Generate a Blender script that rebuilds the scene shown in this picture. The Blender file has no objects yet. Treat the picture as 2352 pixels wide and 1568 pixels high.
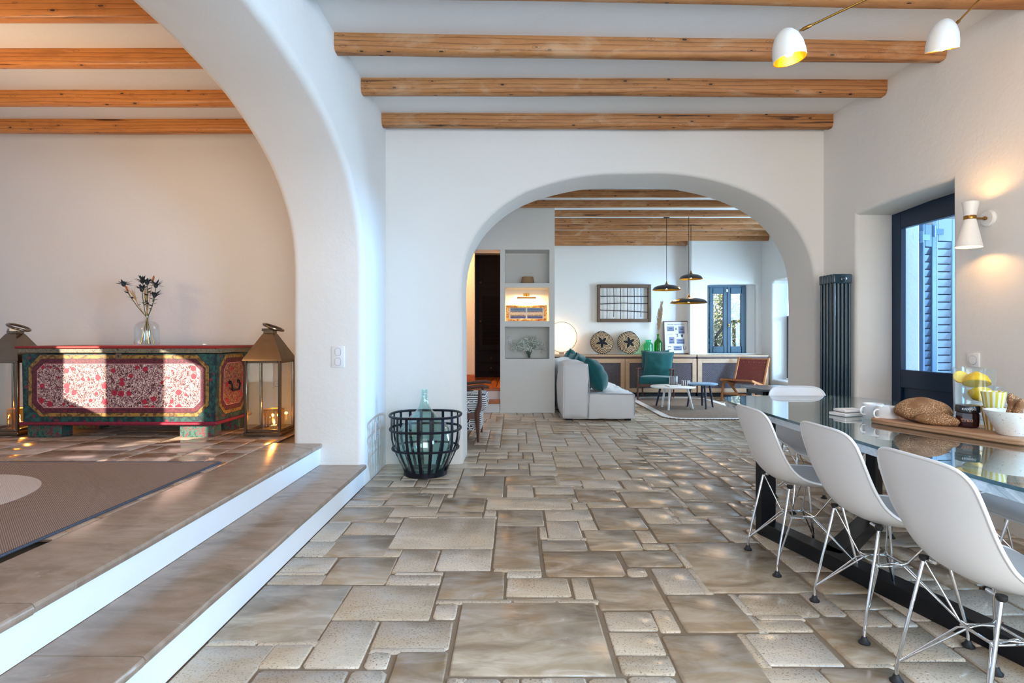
import bpy, bmesh, math, random
import numpy as np
from mathutils import Vector, Matrix, noise
S = bpy.context.scene
COL = S.collection
PI = math.pi
rnd = random.Random(7)
# ------------------------------------------------------------------ camera
F, CX, CY, EYE = 1300.0, 1180.0, 774.0, 1.2
cam = bpy.data.cameras.new('camera'); camo = bpy.data.objects.new('camera', cam); COL.objects.link(camo)
cam.sensor_width = 36; cam.lens = F/2352*36; cam.clip_start = .05
cam.shift_x = -4/2352; cam.shift_y = -10/2352
camo.location = (0, 0, EYE); camo.rotation_euler = (PI/2, 0, 0)
S.camera = camo
def at(px, py, Y):
    return Vector(((px-CX)*Y/F, Y, EYE-(py-CY)*Y/F))
# ------------------------------------------------------------------ world, sun, daylight
S.view_settings.view_transform = 'Standard'; S.view_settings.look = 'None'
S.view_settings.gamma = 1; S.view_settings.use_curve_mapping = False
S.view_settings.exposure = 0.34
W = bpy.data.worlds.new('sky'); S.world = W; W.use_nodes = True
wn = W.node_tree; wb = wn.nodes['Background']
tc = wn.nodes.new('ShaderNodeTexCoord'); sp = wn.nodes.new('ShaderNodeSeparateXYZ'); cr = wn.nodes.new('ShaderNodeValToRGB')
wn.links.new(tc.outputs['Generated'], sp.inputs[0]); wn.links.new(sp.outputs[2], cr.inputs[0])
cr.color_ramp.elements[0].color = (.80, .90, 1, 1); cr.color_ramp.elements[1].color = (.32, .55, .95, 1)
wn.links.new(cr.outputs[0], wb.inputs[0]); wb.inputs[1].default_value = .95
def light(name, kind, loc, energy, color, rot=None, target=None, size=None, sizey=None, **kw):
    l = bpy.data.lights.new(name, kind); o = bpy.data.objects.new(name, l); COL.objects.link(o)
    o.location = loc; l.energy = energy; l.color = color
    if target is not None:
        o.rotation_euler = (Vector(target)-Vector(loc)).to_track_quat('-Z', 'Y').to_euler()
    if kind == 'AREA':
        l.shape = 'RECTANGLE'; l.size = size; l.size_y = sizey or size
    for k, v in kw.items(): setattr(l, k, v)
    return o
BLUE = (.28, .60, 1.0); COOL = (.80, .90, 1.0); WARM = (1.0, .50, .17); NEUT = (1.0, .96, .92)
sd = Vector((1, 1, -.46)).normalized()
light('sun', 'SUN', (-9, -3, 6), 13.0, (1.0, .86, .70), target=Vector((-9, -3, 6))+sd, angle=.006)
light('daylight_rear_door', 'AREA', (1.3, -2.35, 1.45), 150, (1.0, .97, .91), target=(1.3, 3, 1.4), size=3.2, sizey=2.5)
light('daylight_side_window', 'AREA', (3.75, .35, 1.6), 240, BLUE, target=(-1, 1.6, .6), size=1.9, sizey=1.7)
light('daylight_side_door', 'AREA', (9.0, 4.3, 2.0), 850, BLUE, target=(-1.2, 4.95, .6), size=.7, sizey=.8)
light('daylight_raised_window', 'AREA', (-3.6, -2.3, 1.8), 13, (1.0, .84, .70), target=(-3.6, 3, 1.5), size=2.4, sizey=1.8)
light('daylight_lounge_door', 'AREA', (5.75, 9.5, 1.55), 240, (.62, .82, 1.0), target=(1, 9.0, 1.2), size=1.5, sizey=2.0)
light('hall_lamp', 'POINT', (-1.4, 10.0, 2.7), 40, (1.0, .50, .18), shadow_soft_size=.12)
light('raised_room_fill', 'POINT', (-3.8, 2.2, 2.6), 13, (1.0, .58, .26), shadow_soft_size=.2)  # unseen warm fill light added to warm the raised room
light('raised_ceiling_fill', 'AREA', (-3.7, 3.3, 1.8), 15, (1.0, .66, .38), target=(-3.3, 4.0, 3.3), size=.45, sizey=.45)  # added fill, stands in for warm bounce onto the raised ceiling
S.cycles.max_bounces = 8; S.cycles.diffuse_bounces = 5; S.cycles.glossy_bounces = 4
S.cycles.transmission_bounces = 6; S.cycles.transparent_max_bounces = 16
S.cycles.caustics_reflective = False; S.cycles.caustics_refractive = False
S.cycles.sample_clamp_indirect = 6.0
# ------------------------------------------------------------------ materials
class NT:
    def __init__(s, name):
        s.m = bpy.data.materials.new(name); s.m.use_nodes = True; s.t = s.m.node_tree
        s.b = s.t.nodes['Principled BSDF']; s.out = s.t.nodes['Material Output']
    def n(s, typ, ins=None, **props):
        nd = s.t.nodes.new('ShaderNode'+typ)
        for k, v in props.items(): setattr(nd, k, v)
        for k, v in (ins or {}).items():
            if isinstance(v, bpy.types.NodeSocket): s.t.links.new(v, nd.inputs[k])
            else: nd.inputs[k].default_value = v
        return nd
    def ramp(s, fac, stops, interp='LINEAR'):
        r = s.n('ValToRGB', {0: fac}); r.color_ramp.interpolation = interp
        e = r.color_ramp.elements
        while len(e) < len(stops): e.new(.5)
        for i, (p, c) in enumerate(stops):
            e[i].position = p; e[i].color = (*c[:3], 1)
        return r.outputs[0]
    def mix(s, fac, a, b, typ='MIX'):
        r = s.n('Mix', data_type='RGBA', blend_type=typ)
        for i, v in ((0, fac), (6, a), (7, b)):
            if isinstance(v, bpy.types.NodeSocket): s.t.links.new(v, r.inputs[i])
            else: r.inputs[i].default_value = (*v[:3], 1) if i else v
        return r.outputs[2]
    def math(s, op, a, b=0.0, c=0.0):
        r = s.n('Math', operation=op)
        for i, v in enumerate((a, b, c)):
            if isinstance(v, bpy.types.NodeSocket): s.t.links.new(v, r.inputs[i])
            else: r.inputs[i].default_value = v
        return r.outputs[0]
    def obj(s, scale=(1, 1, 1), rand=0.0, loc=(0, 0, 0), rot=(0, 0, 0)):
        v = s.n('TexCoord').outputs['Object']
        if rand:
            r = s.n('ObjectInfo').outputs['Random']
            v = s.n('VectorMath', {0: v, 1: s.math('MULTIPLY', r, rand)}, operation='ADD').outputs[0]
        return s.n('Mapping', {0: v, 1: loc, 2: rot, 3: scale}).outputs[0]
    def noise(s, vec, scale, detail=3, rough=.5, dist=0.0):
        return s.n('TexNoise', {'Vector': vec, 'Scale': scale, 'Detail': detail, 'Roughness': rough, 'Distortion': dist}).outputs[0]
    def bump(s, h, strength, dist=.01):
        s.t.links.new(s.n('Bump', {'Height': h, 'Strength': strength, 'Distance': dist}).outputs[0], s.b.inputs['Normal'])
    def base(s, c):
        if isinstance(c, bpy.types.NodeSocket): s.t.links.new(c, s.b.inputs['Base Color'])
        else: s.b.inputs['Base Color'].default_value = (*c[:3], 1)
    def set(s, **k):
        for a, v in k.items():
            a = {'rough': 'Roughness', 'metal': 'Metallic', 'coat': 'Coat Weight', 'spec': 'Specular IOR Level', 'sheen': 'Sheen Weight'}[a]
            if isinstance(v, bpy.types.NodeSocket): s.t.links.new(v, s.b.inputs[a])
            else: s.b.inputs[a].default_value = v
        return s
def sr(r, g, b):
    f = lambda x: (x/255/12.92) if x <= 10 else ((x/255+.055)/1.055)**2.4
    return (f(r), f(g), f(b))
def plain(name, c, rough=.5, metal=0.0, bump=0.0, scale=40, var=.12, **k):
    m = NT(name); n = m.noise(m.obj(), scale, 3)
    lo = tuple(x*(1-var) for x in c); hi = tuple(min(1, x*(1+var*.6)) for x in c)
    m.base(m.mix(n, lo, hi)); m.set(rough=rough, metal=metal, **k)
    if bump: m.bump(n, bump, .004)
    return m.m
def plaster(name, c):
    m = NT(name); v = m.obj()
    big = m.noise(v, .9, 3, .6); fine = m.noise(v, 55, 3, .6); mid = m.noise(v, 9, 3, .5)
    m.base(m.mix(big, tuple(x*.95 for x in c), tuple(min(1, x*1.02) for x in c)))
    m.set(rough=.85, spec=.25)
    h = m.math('ADD', m.math('MULTIPLY', fine, .35), m.math('MULTIPLY', mid, 1.2))
    m.bump(h, .35, .008); return m.m
def glassy(name, tint, rough=0.0, ior=1.45, power=3.4):
    m = NT(name); m.t.nodes.remove(m.b)
    tr = m.n('BsdfTransparent', {0: (*tint, 1)}); gl = m.n('BsdfGlossy', {0: (1, 1, 1, 1), 'Roughness': rough})
    f0 = ((ior-1)/(ior+1))**2; lw = m.n('LayerWeight', {0: .5}).outputs[1]
    fr = m.math('ADD', f0, m.math('MULTIPLY', m.math('POWER', lw, power), (1-f0)*.9)); mx = m.n('MixShader', {0: fr, 1: tr.outputs[0], 2: gl.outputs[0]})
    m.t.links.new(mx.outputs[0], m.out.inputs[0]); return m.m
def emit(name, c, s):
    m = NT(name); m.base((.9, .85, .7)); m.b.inputs['Emission Color'].default_value = (*c, 1); m.b.inputs['Emission Strength'].default_value = s
    return m.m
def wood(name, c1, c2, dark, grain=1.0, rough=.55, axis='X', knots=False, rand=37.0, bump=.25, lines_=.55):
    m = NT(name)
    st = {'X': (.7, 9, 9), 'Y': (9, .7, 9), 'Z': (9, 9, .7)}[axis]
    v = m.obj(tuple(a*grain for a in st), rand)
    a = m.noise(v, 1.3, 4, .6, .8); w = m.n('TexWave', {'Vector': v, 'Scale': 1.1, 'Distortion': 5.5, 'Detail': 3, 'Detail Scale': 1.2}, bands_direction={'X': 'Z', 'Y': 'Z', 'Z': 'X'}[axis]).outputs[0]
    f = m.noise(v, 9, 3, .7)
    c = m.mix(a, c1, c2)
    lines = m.ramp(w, [(0, (1, 1, 1)), (.10, (.35, .35, .35)), (.22, (0, 0, 0)), (1, (0, 0, 0))])
    c = m.mix(m.math('MULTIPLY', lines, lines_), c, dark)
    c = m.mix(m.math('MULTIPLY', m.ramp(f, [(.52, (0, 0, 0)), (.75, (1, 1, 1))]), .35), c, dark)
    if knots:
        kv = m.obj({'X': (1.0, 2.6, 2.6), 'Y': (2.6, 1.0, 2.6), 'Z': (2.6, 2.6, 1)}[axis], rand)
        d = m.n('TexVoronoi', {'Vector': kv, 'Scale': 6.2, 'Randomness': 1.0}).outputs[0]
        k = m.ramp(d, [(0, (1, 1, 1)), (.09, (1, 1, 1)), (.125, (0, 0, 0)), (.16, (.0, .0, .0)), (.185, (.45, .45, .45)), (.22, (0, 0, 0))])
        c = m.mix(k, c, tuple(x*.22 for x in dark))
    if knots:
        cv = m.obj((.35, 14, 14), rand); ck = m.noise(cv, 1.6, 2, .5, .3)
        c = m.mix(m.math('MULTIPLY', m.ramp(ck, [(.655, (0, 0, 0)), (.675, (1, 1, 1)), (.69, (1, 1, 1)), (.71, (0, 0, 0))]), .85), c, tuple(x*.25 for x in dark))
        bl = m.noise(m.obj((1.2, 3, 3), rand), 2.2, 4, .6, .5)
        c = m.mix(m.math('MULTIPLY', m.ramp(bl, [(.54, (0, 0, 0)), (.68, (1, 1, 1))]), .35), c, sr(214, 184, 150) if name == 'pine_beam' else c2)
        c = m.mix(m.math('MULTIPLY', m.ramp(bl, [(.3, (1, 1, 1)), (.44, (0, 0, 0))]), .5), c, tuple(.5*(x+y) for x, y in zip(dark, c1)))
    m.base(c); m.set(rough=rough)
    if bump: m.bump(m.math('ADD', w, f), bump, .003)
    return m.m
M = {}
M['plaster'] = plaster('white_plaster', (.80, .79, .76))
M['riser'] = plaster('riser_plaster', (.82, .83, .84))
M['ceil'] = plaster('ceiling_plaster', (.80, .80, .79))
M['beam'] = wood('pine_beam', sr(150, 92, 48), sr(198, 140, 84), sr(84, 42, 18), 1.0, .6, 'X', True)
M['beam_warm'] = wood('varnished_pine_beam', sr(190, 118, 54), sr(216, 148, 78), sr(116, 58, 22), 1.0, .4, 'X', True)
M['oak_frame'] = wood('weathered_wood', sr(92, 72, 58), sr(128, 104, 86), sr(46, 32, 24), 2, .8)
M['oak'] = wood('light_oak', sr(172, 138, 108), sr(196, 164, 132), sr(132, 98, 72), .9, .5, lines_=.15)
M['teak'] = wood('teak', sr(150, 92, 52), sr(182, 122, 74), sr(90, 48, 24), 3, .45, 'Z')
M['walnut'] = wood('walnut', sr(74, 44, 34), sr(98, 58, 44), sr(40, 22, 18), 3, .4, 'Z')
M['board'] = wood('board_wood', sr(160, 116, 84), sr(190, 150, 116), sr(110, 72, 46), 2.2, .6, 'Y')
M['hallwood'] = wood('hall_planks', sr(168, 92, 46), sr(196, 120, 66), sr(98, 46, 18), 1.2, .4, 'Y')
M['navy'] = plain('navy_paint', sr(6, 38, 66), .35, var=.05)
M['navy2'] = plain('blue_window_paint', sr(14, 62, 84), .45, var=.05)
M['wardrobe'] = plain('black_navy_paint', sr(24, 24, 36), .6, var=.05, spec=.25)
M['anthracite'] = plain('dark_teal_enamel', sr(34, 62, 78), .28, var=.05, coat=.4)
M['black'] = plain('black_steel', sr(16, 18, 24), .38, .3, var=.1)
M['iron'] = plain('wrought_iron', sr(26, 28, 38), .42, .5, .3, 60, .2)
M['chrome'] = plain('chrome', (.78, .80, .83), .09, 1.0, var=.02)
M['nickel'] = plain('aged_nickel', sr(132, 120, 106), .24, 1.0, var=.2, scale=18)
M['brass'] = plain('aged_brass', sr(160, 118, 58), .3, 1.0, var=.2)
M['gold'] = plain('gold_leaf', sr(226, 160, 52), .3, 1.0, .3, 60, .25)
M['shell'] = plain('white_plastic', (.80, .80, .81), .32, var=.01)
M['white_paint'] = plain('white_enamel', (.80, .79, .75), .35, var=.03)
M['switch'] = plain('switch_plastic', (.78, .79, .80), .35, var=.01)
M['grey_line'] = plain('grey_rim_plastic', (.36, .38, .42), .4, var=.02)
M['rubber'] = plain('black_rubber', (.012, .012, .014), .6, var=.1)
M['white_ceramic'] = plain('white_ceramic', (.80, .80, .80), .15, var=.02, coat=.5)
M['linen'] = plain('pale_linen', (.80, .80, .81), .95, 0, .25, 260, .10, sheen=.2)
M['pipe'] = plain('grey_piping', (.36, .38, .42), .9, var=.1)
M['teal'] = plain('teal_velvet', sr(9, 86, 90), .95, 0, .2, 120, .3, sheen=.25)
M['leather'] = plain('oxblood_leather', sr(98, 28, 22), .42, 0, .2, 60, .3)
M['natural'] = plain('natural_straw', sr(180, 146, 108), .85, 0, .6, 90, .3)
M['greyblue'] = plain('grey_blue_lacquer', sr(112, 142, 170), .4, var=.04)
M['darkblue'] = plain('midnight_lacquer', sr(26, 36, 60), .4, var=.05)
M['white_lacquer'] = plain('white_lacquer', (.78, .80, .80), .4, var=.02)
M['black_paint'] = plain('black_lacquer', (.008, .009, .012), .3, var=.05, coat=.3)
M['paper'] = plain('white_paper', (.78, .79, .80), .8, var=.02)
M['ink'] = plain('grey_ink', sr(70, 84, 104), .8, var=.2)
M['ink_soft'] = plain('soft_ink', sr(140, 148, 178), .8, 0, 0, 90, .45)
M['red_paint'] = plain('red_lacquer', sr(150, 32, 30), .4, 0, .1, 60, .3)
M['crimson'] = plain('crimson_lacquer', sr(128, 26, 52), .4, 0, .1, 60, .3)
M['stem'] = plain('dry_stem', sr(190, 158, 100), .8, var=.25)
M['green_stem'] = plain('green_stem', sr(74, 92, 56), .8, var=.25)
M['thistle'] = plain('thistle_blue_green', sr(40, 54, 62), .8, var=.4)
M['straw_head'] = plain('orange_seed', sr(176, 104, 58), .8, var=.3)
M['pampas'] = plain('pampas', sr(196, 172, 140), .95, var=.3)
M['gyps'] = plain('white_blossom', (.75, .80, .74), .9, var=.2)
M['lemon'] = plain('lemon', sr(244, 188, 8), .45, 0, .2, 120, .1)
M['rind'] = plain('lemon_flesh', sr(250, 220, 96), .4, var=.1)
M['glass'] = glassy('clear_glass', (.95, .98, .99))
M['pane'] = glassy('window_glass', (.93, .97, 1.0), 0, 1.35, 5)
M['water'] = glassy('water', (.90, .96, 1.0), 0, 1.33)
M['demijohn'] = glassy('pale_green_glass', (.86, .955, .945), .01, 1.55)
M['green_glass'] = glassy('bright_green_glass', (.10, .78, .20), .02, 1.5)
M['mint_glass'] = glassy('mint_glass', (.52, .92, .78), .02, 1.5)
M['table_glass'] = glassy('table_glass', (.82, .90, .89), 0, 1.62, 2.8)
M['glass_edge'] = plain('green_glass_edge', sr(16, 62, 66), .1, var=.1, coat=.5)
M['jam'] = plain('dark_jam', sr(44, 8, 22), .12, var=.2, coat=.6)
M['bulb'] = emit('lamp_bulb', (1, .74, .36), 30)
M['flame'] = emit('candle_glow', (1, .62, .22), 16)
M['disc'] = emit('glowing_disc', (1, .80, .56), .5)
M['amber_glass'] = glassy('amber_candle_glass', (1.0, .86, .6), .05, 1.6, 2.5)
M['dark_gap'] = plain('dark_recess', (.01, .011, .013), .8)
def mk_marble():
    m = NT('grey_marble'); v = m.obj((1, .35, 1))
    a = m.noise(v, 9, 6, .7, 2.5); b = m.noise(v, 30, 4, .6, .8)
    c = m.ramp(a, [(.3, sr(120, 134, 140)), (.47, sr(176, 184, 186)), (.56, sr(206, 208, 208)), (.8, sr(140, 150, 154))])
    m.base(m.mix(m.ramp(b, [(.6, (0, 0, 0)), (.7, (1, 1, 1))]), c, sr(92, 104, 112))); m.set(rough=.3); return m.m
M['marble'] = mk_marble()
def mk_stone(name, warm, tile=True, warm2=None):
    m = NT(name); v = m.obj()
    if tile:
        at_ = m.n('Attribute', attribute_name='tint'); s3 = m.n('SeparateColor', {0: at_.outputs[0]})
        t, t2, t3 = s3.outputs[0], s3.outputs[1], m.math('GREATER_THAN', s3.outputs[2], .5)
        v = m.n('VectorMath', {0: v, 1: m.n('VectorMath', {0: at_.outputs[0], 1: (9, 9, 9)}, operation='MULTIPLY').outputs[0]}, operation='ADD').outputs[0]
    else:
        t = m.noise(v, .7, 2); t2 = t; t3 = .0
    c = m.ramp(t, warm)
    if tile and warm2: c = m.mix(t3, c, m.ramp(t, warm2))
    veins = m.noise(m.n('Mapping', {0: v, 3: (1, 2.6, 1)}).outputs[0], 3.2, 5, .62, 1.6)
    c = m.mix(m.math('MULTIPLY', m.ramp(veins, [(.40, (0, 0, 0)), (.66, (1, 1, 1))]), .6 if tile else .22), c, m.mix(t2, sr(212, 198, 180), sr(186, 180, 174)))
    dk = m.noise(m.n('Mapping', {0: v, 3: (1, 2.2, 1)}).outputs[0], 2.1, 4, .6, 1.2)
    c = m.mix(m.math('MULTIPLY', m.ramp(dk, [(.48, (0, 0, 0)), (.66, (1, 1, 1))]), m.math('SUBTRACT', .6, m.math('MULTIPLY', t3, .4))), c, sr(116, 98, 78))
    sp_ = m.noise(v, 120, 2, .6); sp2 = m.noise(v, 4, 2)
    speck = m.math('MULTIPLY', m.ramp(sp_, [(.56, (0, 0, 0)), (.68, (1, 1, 1))]), m.math('MULTIPLY', t3, m.ramp(sp2, [(.3, (.35, .35, .35)), (.6, (1, 1, 1))])))
    c = m.mix(m.math('MULTIPLY', speck, .8), c, sr(92, 74, 58))
    m.base(c); m.set(rough=m.math('ADD', m.math('MULTIPLY', veins, .24), .11), spec=.5)
    m.bump(m.math('ADD', m.math('MULTIPLY', veins, .8), m.math('MULTIPLY', sp_, .25)), .14, .006)
    return m.m
M['tile'] = mk_stone('limestone_tile', [(0, sr(154, 128, 98)), (.5, sr(174, 150, 120)), (1, sr(160, 146, 128))], True, [(0, sr(184, 164, 140)), (.4, sr(210, 190, 164)), (.75, sr(202, 188, 170)), (1, sr(218, 204, 184))])
M['tile_warm'] = mk_stone('terracotta_limestone_tile', [(0, sr(166, 134, 112)), (.5, sr(186, 154, 128)), (1, sr(160, 140, 122))])
M['slab'] = mk_stone('limestone_slab', [(.3, sr(142, 118, 100)), (.7, sr(166, 142, 122))], False)
M['grout'] = plain('sandy_grout', sr(142, 124, 104), .9, 0, .4, 120, .2)
def mk_rug(name, c1, c2, scale, border=None):
    m = NT(name); v = m.obj()
    w = m.n('TexWave', {'Vector': v, 'Scale': scale, 'Distortion': 1.2, 'Detail': 2}, bands_direction='DIAGONAL').outputs[0]
    n = m.noise(v, scale*3.1, 2, .6)
    m.base(m.mix(m.math('MULTIPLY', m.math('ADD', w, n), .5), c1, c2)); m.set(rough=.95, spec=.1)
    m.bump(m.math('ADD', w, n), .5, .004); return m.m
M['jute'] = mk_rug('braided_jute', sr(36, 30, 30), sr(168, 146, 128), 12)
M['jute_border'] = mk_rug('cream_braid', sr(196, 186, 180), sr(226, 220, 216), 30)
M['sisal'] = mk_rug('brown_sisal', sr(104, 82, 72), sr(196, 176, 164), 62)
M['sisal_white'] = mk_rug('cream_sisal', sr(206, 196, 190), sr(232, 226, 222), 60)
M['cane'] = mk_rug('grey_woven_panel', sr(44, 40, 44), sr(116, 108, 112), 17)
def mk_crust():
    m = NT('seeded_crust'); v = m.obj(); d = m.n('TexVoronoi', {'Vector': v, 'Scale': 210}).outputs[0]
    n = m.noise(v, 12, 3); a = m.ramp(d, [(.0, (1, 1, 1)), (.32, (1, 1, 1)), (.42, (0, 0, 0))])
    b = m.math('MULTIPLY', a, m.ramp(n, [(.36, (0, 0, 0)), (.5, (1, 1, 1))]))
    m.base(m.mix(b, m.mix(n, sr(104, 66, 38), sr(158, 108, 66)), sr(206, 178, 142))); m.set(rough=.8); m.bump(a, .5, .003); return m.m
M['crust'] = mk_crust()
def mk_stripes(name, c1, c2, n, twist=0):
    m = NT(name); v = m.n('SeparateXYZ', {0: m.obj()}); a = m.math('ARCTAN2', v.outputs[1], v.outputs[0])
    f = m.math('FRACT', m.math('ADD', m.math('MULTIPLY', a, n/(2*PI)), 5.0))
    m.base(m.ramp(f, [(0, c1), (.5, c2)], 'CONSTANT')); m.set(rough=.5); return m.m
M['yellow_stripe'] = mk_stripes('yellow_striped_paper', sr(214, 196, 64), sr(232, 230, 214), 13)
M['ochre_stripe'] = mk_stripes('ochre_striped_paper', sr(192, 150, 48), sr(232, 222, 200), 13)
M['bw_stripe'] = mk_stripes('black_white_stripe', sr(18, 20, 30), sr(224, 226, 230), 14)
M['speckle'] = None
def mk_speckle():
    m = NT('speckled_ceramic'); n = m.noise(m.obj(), 130, 2, .6)
    m.base(m.ramp(n, [(.64, sr(228, 226, 220)), (.70, sr(140, 124, 108))])); m.set(rough=.3); return m.m
M['speckle'] = mk_speckle()
def mk_mudcloth():
    m = NT('black_white_mudcloth'); v = m.obj((1, 1, 1))
    a = m.n('TexWave', {'Vector': v, 'Scale': 13, 'Distortion': .3}, bands_direction='Z').outputs[0]
    b = m.n('TexWave', {'Vector': v, 'Scale': 16, 'Distortion': 9, 'Detail': 1, 'Detail Scale': 1.5}, bands_direction='DIAGONAL').outputs[0]
    k = m.n('TexVoronoi', {'Vector': v, 'Scale': 11}, feature='F1').outputs[1]
    s = m.math('GREATER_THAN', m.n('SeparateColor', {0: k}).outputs[0], .5)
    f = m.math('ADD', m.math('MULTIPLY', a, s), m.math('MULTIPLY', b, m.math('SUBTRACT', 1.0, s)))
    m.base(m.ramp(f, [(.0, sr(28, 30, 40)), (.3, sr(36, 38, 48)), (.36, sr(226, 226, 226))])); m.set(rough=.95); return m.m
M['mud'] = mk_mudcloth()
def mk_basket():
    m = NT('black_and_straw_weave'); v = m.n('SeparateXYZ', {0: m.obj()})
    a = m.math('ADD', m.math('ARCTAN2', v.outputs[2], v.outputs[0]), .4)
    r = m.math('SQRT', m.math('ADD', m.math('MULTIPLY', v.outputs[0], v.outputs[0]), m.math('MULTIPLY', v.outputs[2], v.outputs[2])))
    tri = m.math('PINGPONG', m.math('ADD', m.math('MULTIPLY', a, 5/(2*PI)), 10.0), .5)
    d = m.math('SUBTRACT', r, m.math('MULTIPLY', m.math('SUBTRACT', .5, tri), m.math('ADD', .14, m.math('MULTIPLY', r, .25))))
    f = m.math('FRACT', m.math('MULTIPLY', d, 30.0)); st = m.math('GREATER_THAN', f, .54)
    st = m.math('MULTIPLY', st, m.math('GREATER_THAN', d, .044))
    n = m.noise(m.obj(), 6, 2)
    m.base(m.mix(st, sr(14, 12, 20), m.mix(n, sr(226, 206, 176), sr(206, 164, 104)))); m.set(rough=.85); m.bump(m.math('SINE', m.math('MULTIPLY', r, 420.0)), .3, .003); return m.m
M['weave'] = mk_basket()
def mk_chest(name, ax, half_a, half_b, red):
    m = NT(name); s = m.n('SeparateXYZ', {0: m.obj()}); u = m.math('ABSOLUTE', s.outputs[ax]); w = m.math('ABSOLUTE', m.math('SUBTRACT', s.outputs[2], .018))
    d = m.math('MAXIMUM', m.math('SUBTRACT', u, half_a), m.math('SUBTRACT', w, half_b))
    d = m.math('MAXIMUM', d, m.math('MULTIPLY', m.math('SUBTRACT', m.math('ADD', u, w), half_a+half_b-.10), .7071))
    v = m.obj(); scr = m.noise(v, 66, 3, .7, 1.6); scr2 = m.noise(v, 24, 3, .6, .6)
    vo = m.n('TexVoronoi', {'Vector': v, 'Scale': 14.5, 'Randomness': .65})
    fl = vo.outputs[0]; keep = m.math('GREATER_THAN', m.n('SeparateColor', {0: vo.outputs[1]}).outputs[0], .30)
    field = m.ramp(scr, [(.40, sr(48, 22, 34)), (.50, sr(126, 52, 66)), (.565, sr(232, 214, 200) if not red else sr(196, 156, 92)), (.63, sr(226, 204, 194) if not red else sr(150, 60, 34)), (.69, sr(140, 60, 74))])
    rose = m.ramp(fl, [(0, sr(232, 190, 90)), (.07, sr(232, 190, 90)), (.10, sr(120, 18, 40)), (.26, sr(184, 34, 62)), (.36, sr(150, 20, 44))])
    rm = m.math('MULTIPLY', m.ramp(fl, [(.36, (1, 1, 1)), (.40, (0, 0, 0))]), keep)
    field = m.mix(rm, field, rose)
    purple = m.mix(m.ramp(scr, [(.45, (0, 0, 0)), (.58, (1, 1, 1))]), sr(52, 20, 36), sr(120, 40, 54))
    yellow = m.mix(m.ramp(scr2, [(.45, (0, 0, 0)), (.6, (1, 1, 1))]), sr(156, 120, 56), sr(84, 56, 30))
    vg = m.n('TexVoronoi', {'Vector': v, 'Scale': 13}).outputs[0]
    green = m.mix(m.ramp(scr2, [(.42, (0, 0, 0)), (.62, (1, 1, 1))]), sr(14, 38, 46), sr(36, 88, 80))
    green = m.mix(m.ramp(vg, [(.18, (1, 1, 1)), (.24, (0, 0, 0))]), green, sr(112, 38, 52))
    c = m.mix(m.math('GREATER_THAN', d, -.078), field, sr(214, 150, 150))
    c = m.mix(m.math('GREATER_THAN', d, -.074), c, purple)
    c = m.mix(m.math('GREATER_THAN', d, -.034), c, sr(40, 26, 30))
    c = m.mix(m.math('GREATER_THAN', d, -.03), c, yellow)
    c = m.mix(m.math('GREATER_THAN', d, 0.0), c, sr(30, 30, 30))
    c = m.mix(m.math('GREATER_THAN', d, .004), c, green)
    m.base(c); m.set(rough=.42); m.bump(scr2, .2, .003); return m.m
M['chest_front'] = mk_chest('painted_chest_front', 0, .770, .262, False)
M['chest_side'] = mk_chest('painted_chest_side', 1, .250, .262, True)
def mk_band(name, c1, c2, c3, sc):
    m = NT(name); v = m.obj(); n = m.noise(v, sc, 3, .7, 1.5)
    m.base(m.ramp(n, [(.40, c1), (.5, c2), (.6, c3)])); m.set(rough=.45); return m.m
M['chest_band'] = mk_band('chest_lid_band', sr(50, 54, 60), sr(150, 134, 100), sr(70, 90, 88), 50)
M['chest_foot'] = mk_band('chest_foot_green', sr(20, 56, 52), sr(48, 108, 90), sr(104, 44, 54), 22)
def mk_foliage(name, c1, c2):
    m = NT(name); n = m.noise(m.obj(), 3, 3); m.base(m.mix(n, c1, c2)); m.set(rough=.7); return m.m
M['leaf'] = mk_foliage('garden_leaf', sr(86, 112, 62), sr(176, 172, 90))
M['leaf2'] = mk_foliage('autumn_leaf', sr(150, 120, 92), sr(200, 176, 140))
M['bark'] = plain('bark', sr(96, 84, 78), .9, var=.3)
M['ground'] = plain('dry_ground', sr(176, 160, 126), .95, 0, .3, 6, .25)
def mk_paint(name):
    m = NT(name); s = m.n('SeparateXYZ', {0: m.obj()}); v = m.obj((1, 1, 2))
    n = m.noise(v, 30, 4, .7); h = m.math('ADD', m.math('MULTIPLY', s.outputs[2], 5.5), m.math('MULTIPLY', m.math('SUBTRACT', n, .5), .35))
    h = m.math('ADD', h, .5)
    m.base(m.ramp(h, [(0, sr(28, 44, 110)), (.2, sr(70, 90, 160)), (.32, sr(150, 140, 120)), (.42, sr(240, 226, 204)), (.58, sr(236, 216, 196)), (.64, sr(120, 104, 120)), (.75, sr(110, 150, 190)), (1, sr(30, 74, 150))]))
    m.set(rough=.6); return m.m
M['seascape'] = mk_paint('seascape_print')
M['giltwood'] = mk_band('distressed_gilt', sr(150, 84, 30), sr(216, 160, 84), sr(236, 206, 150), 26)
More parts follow.
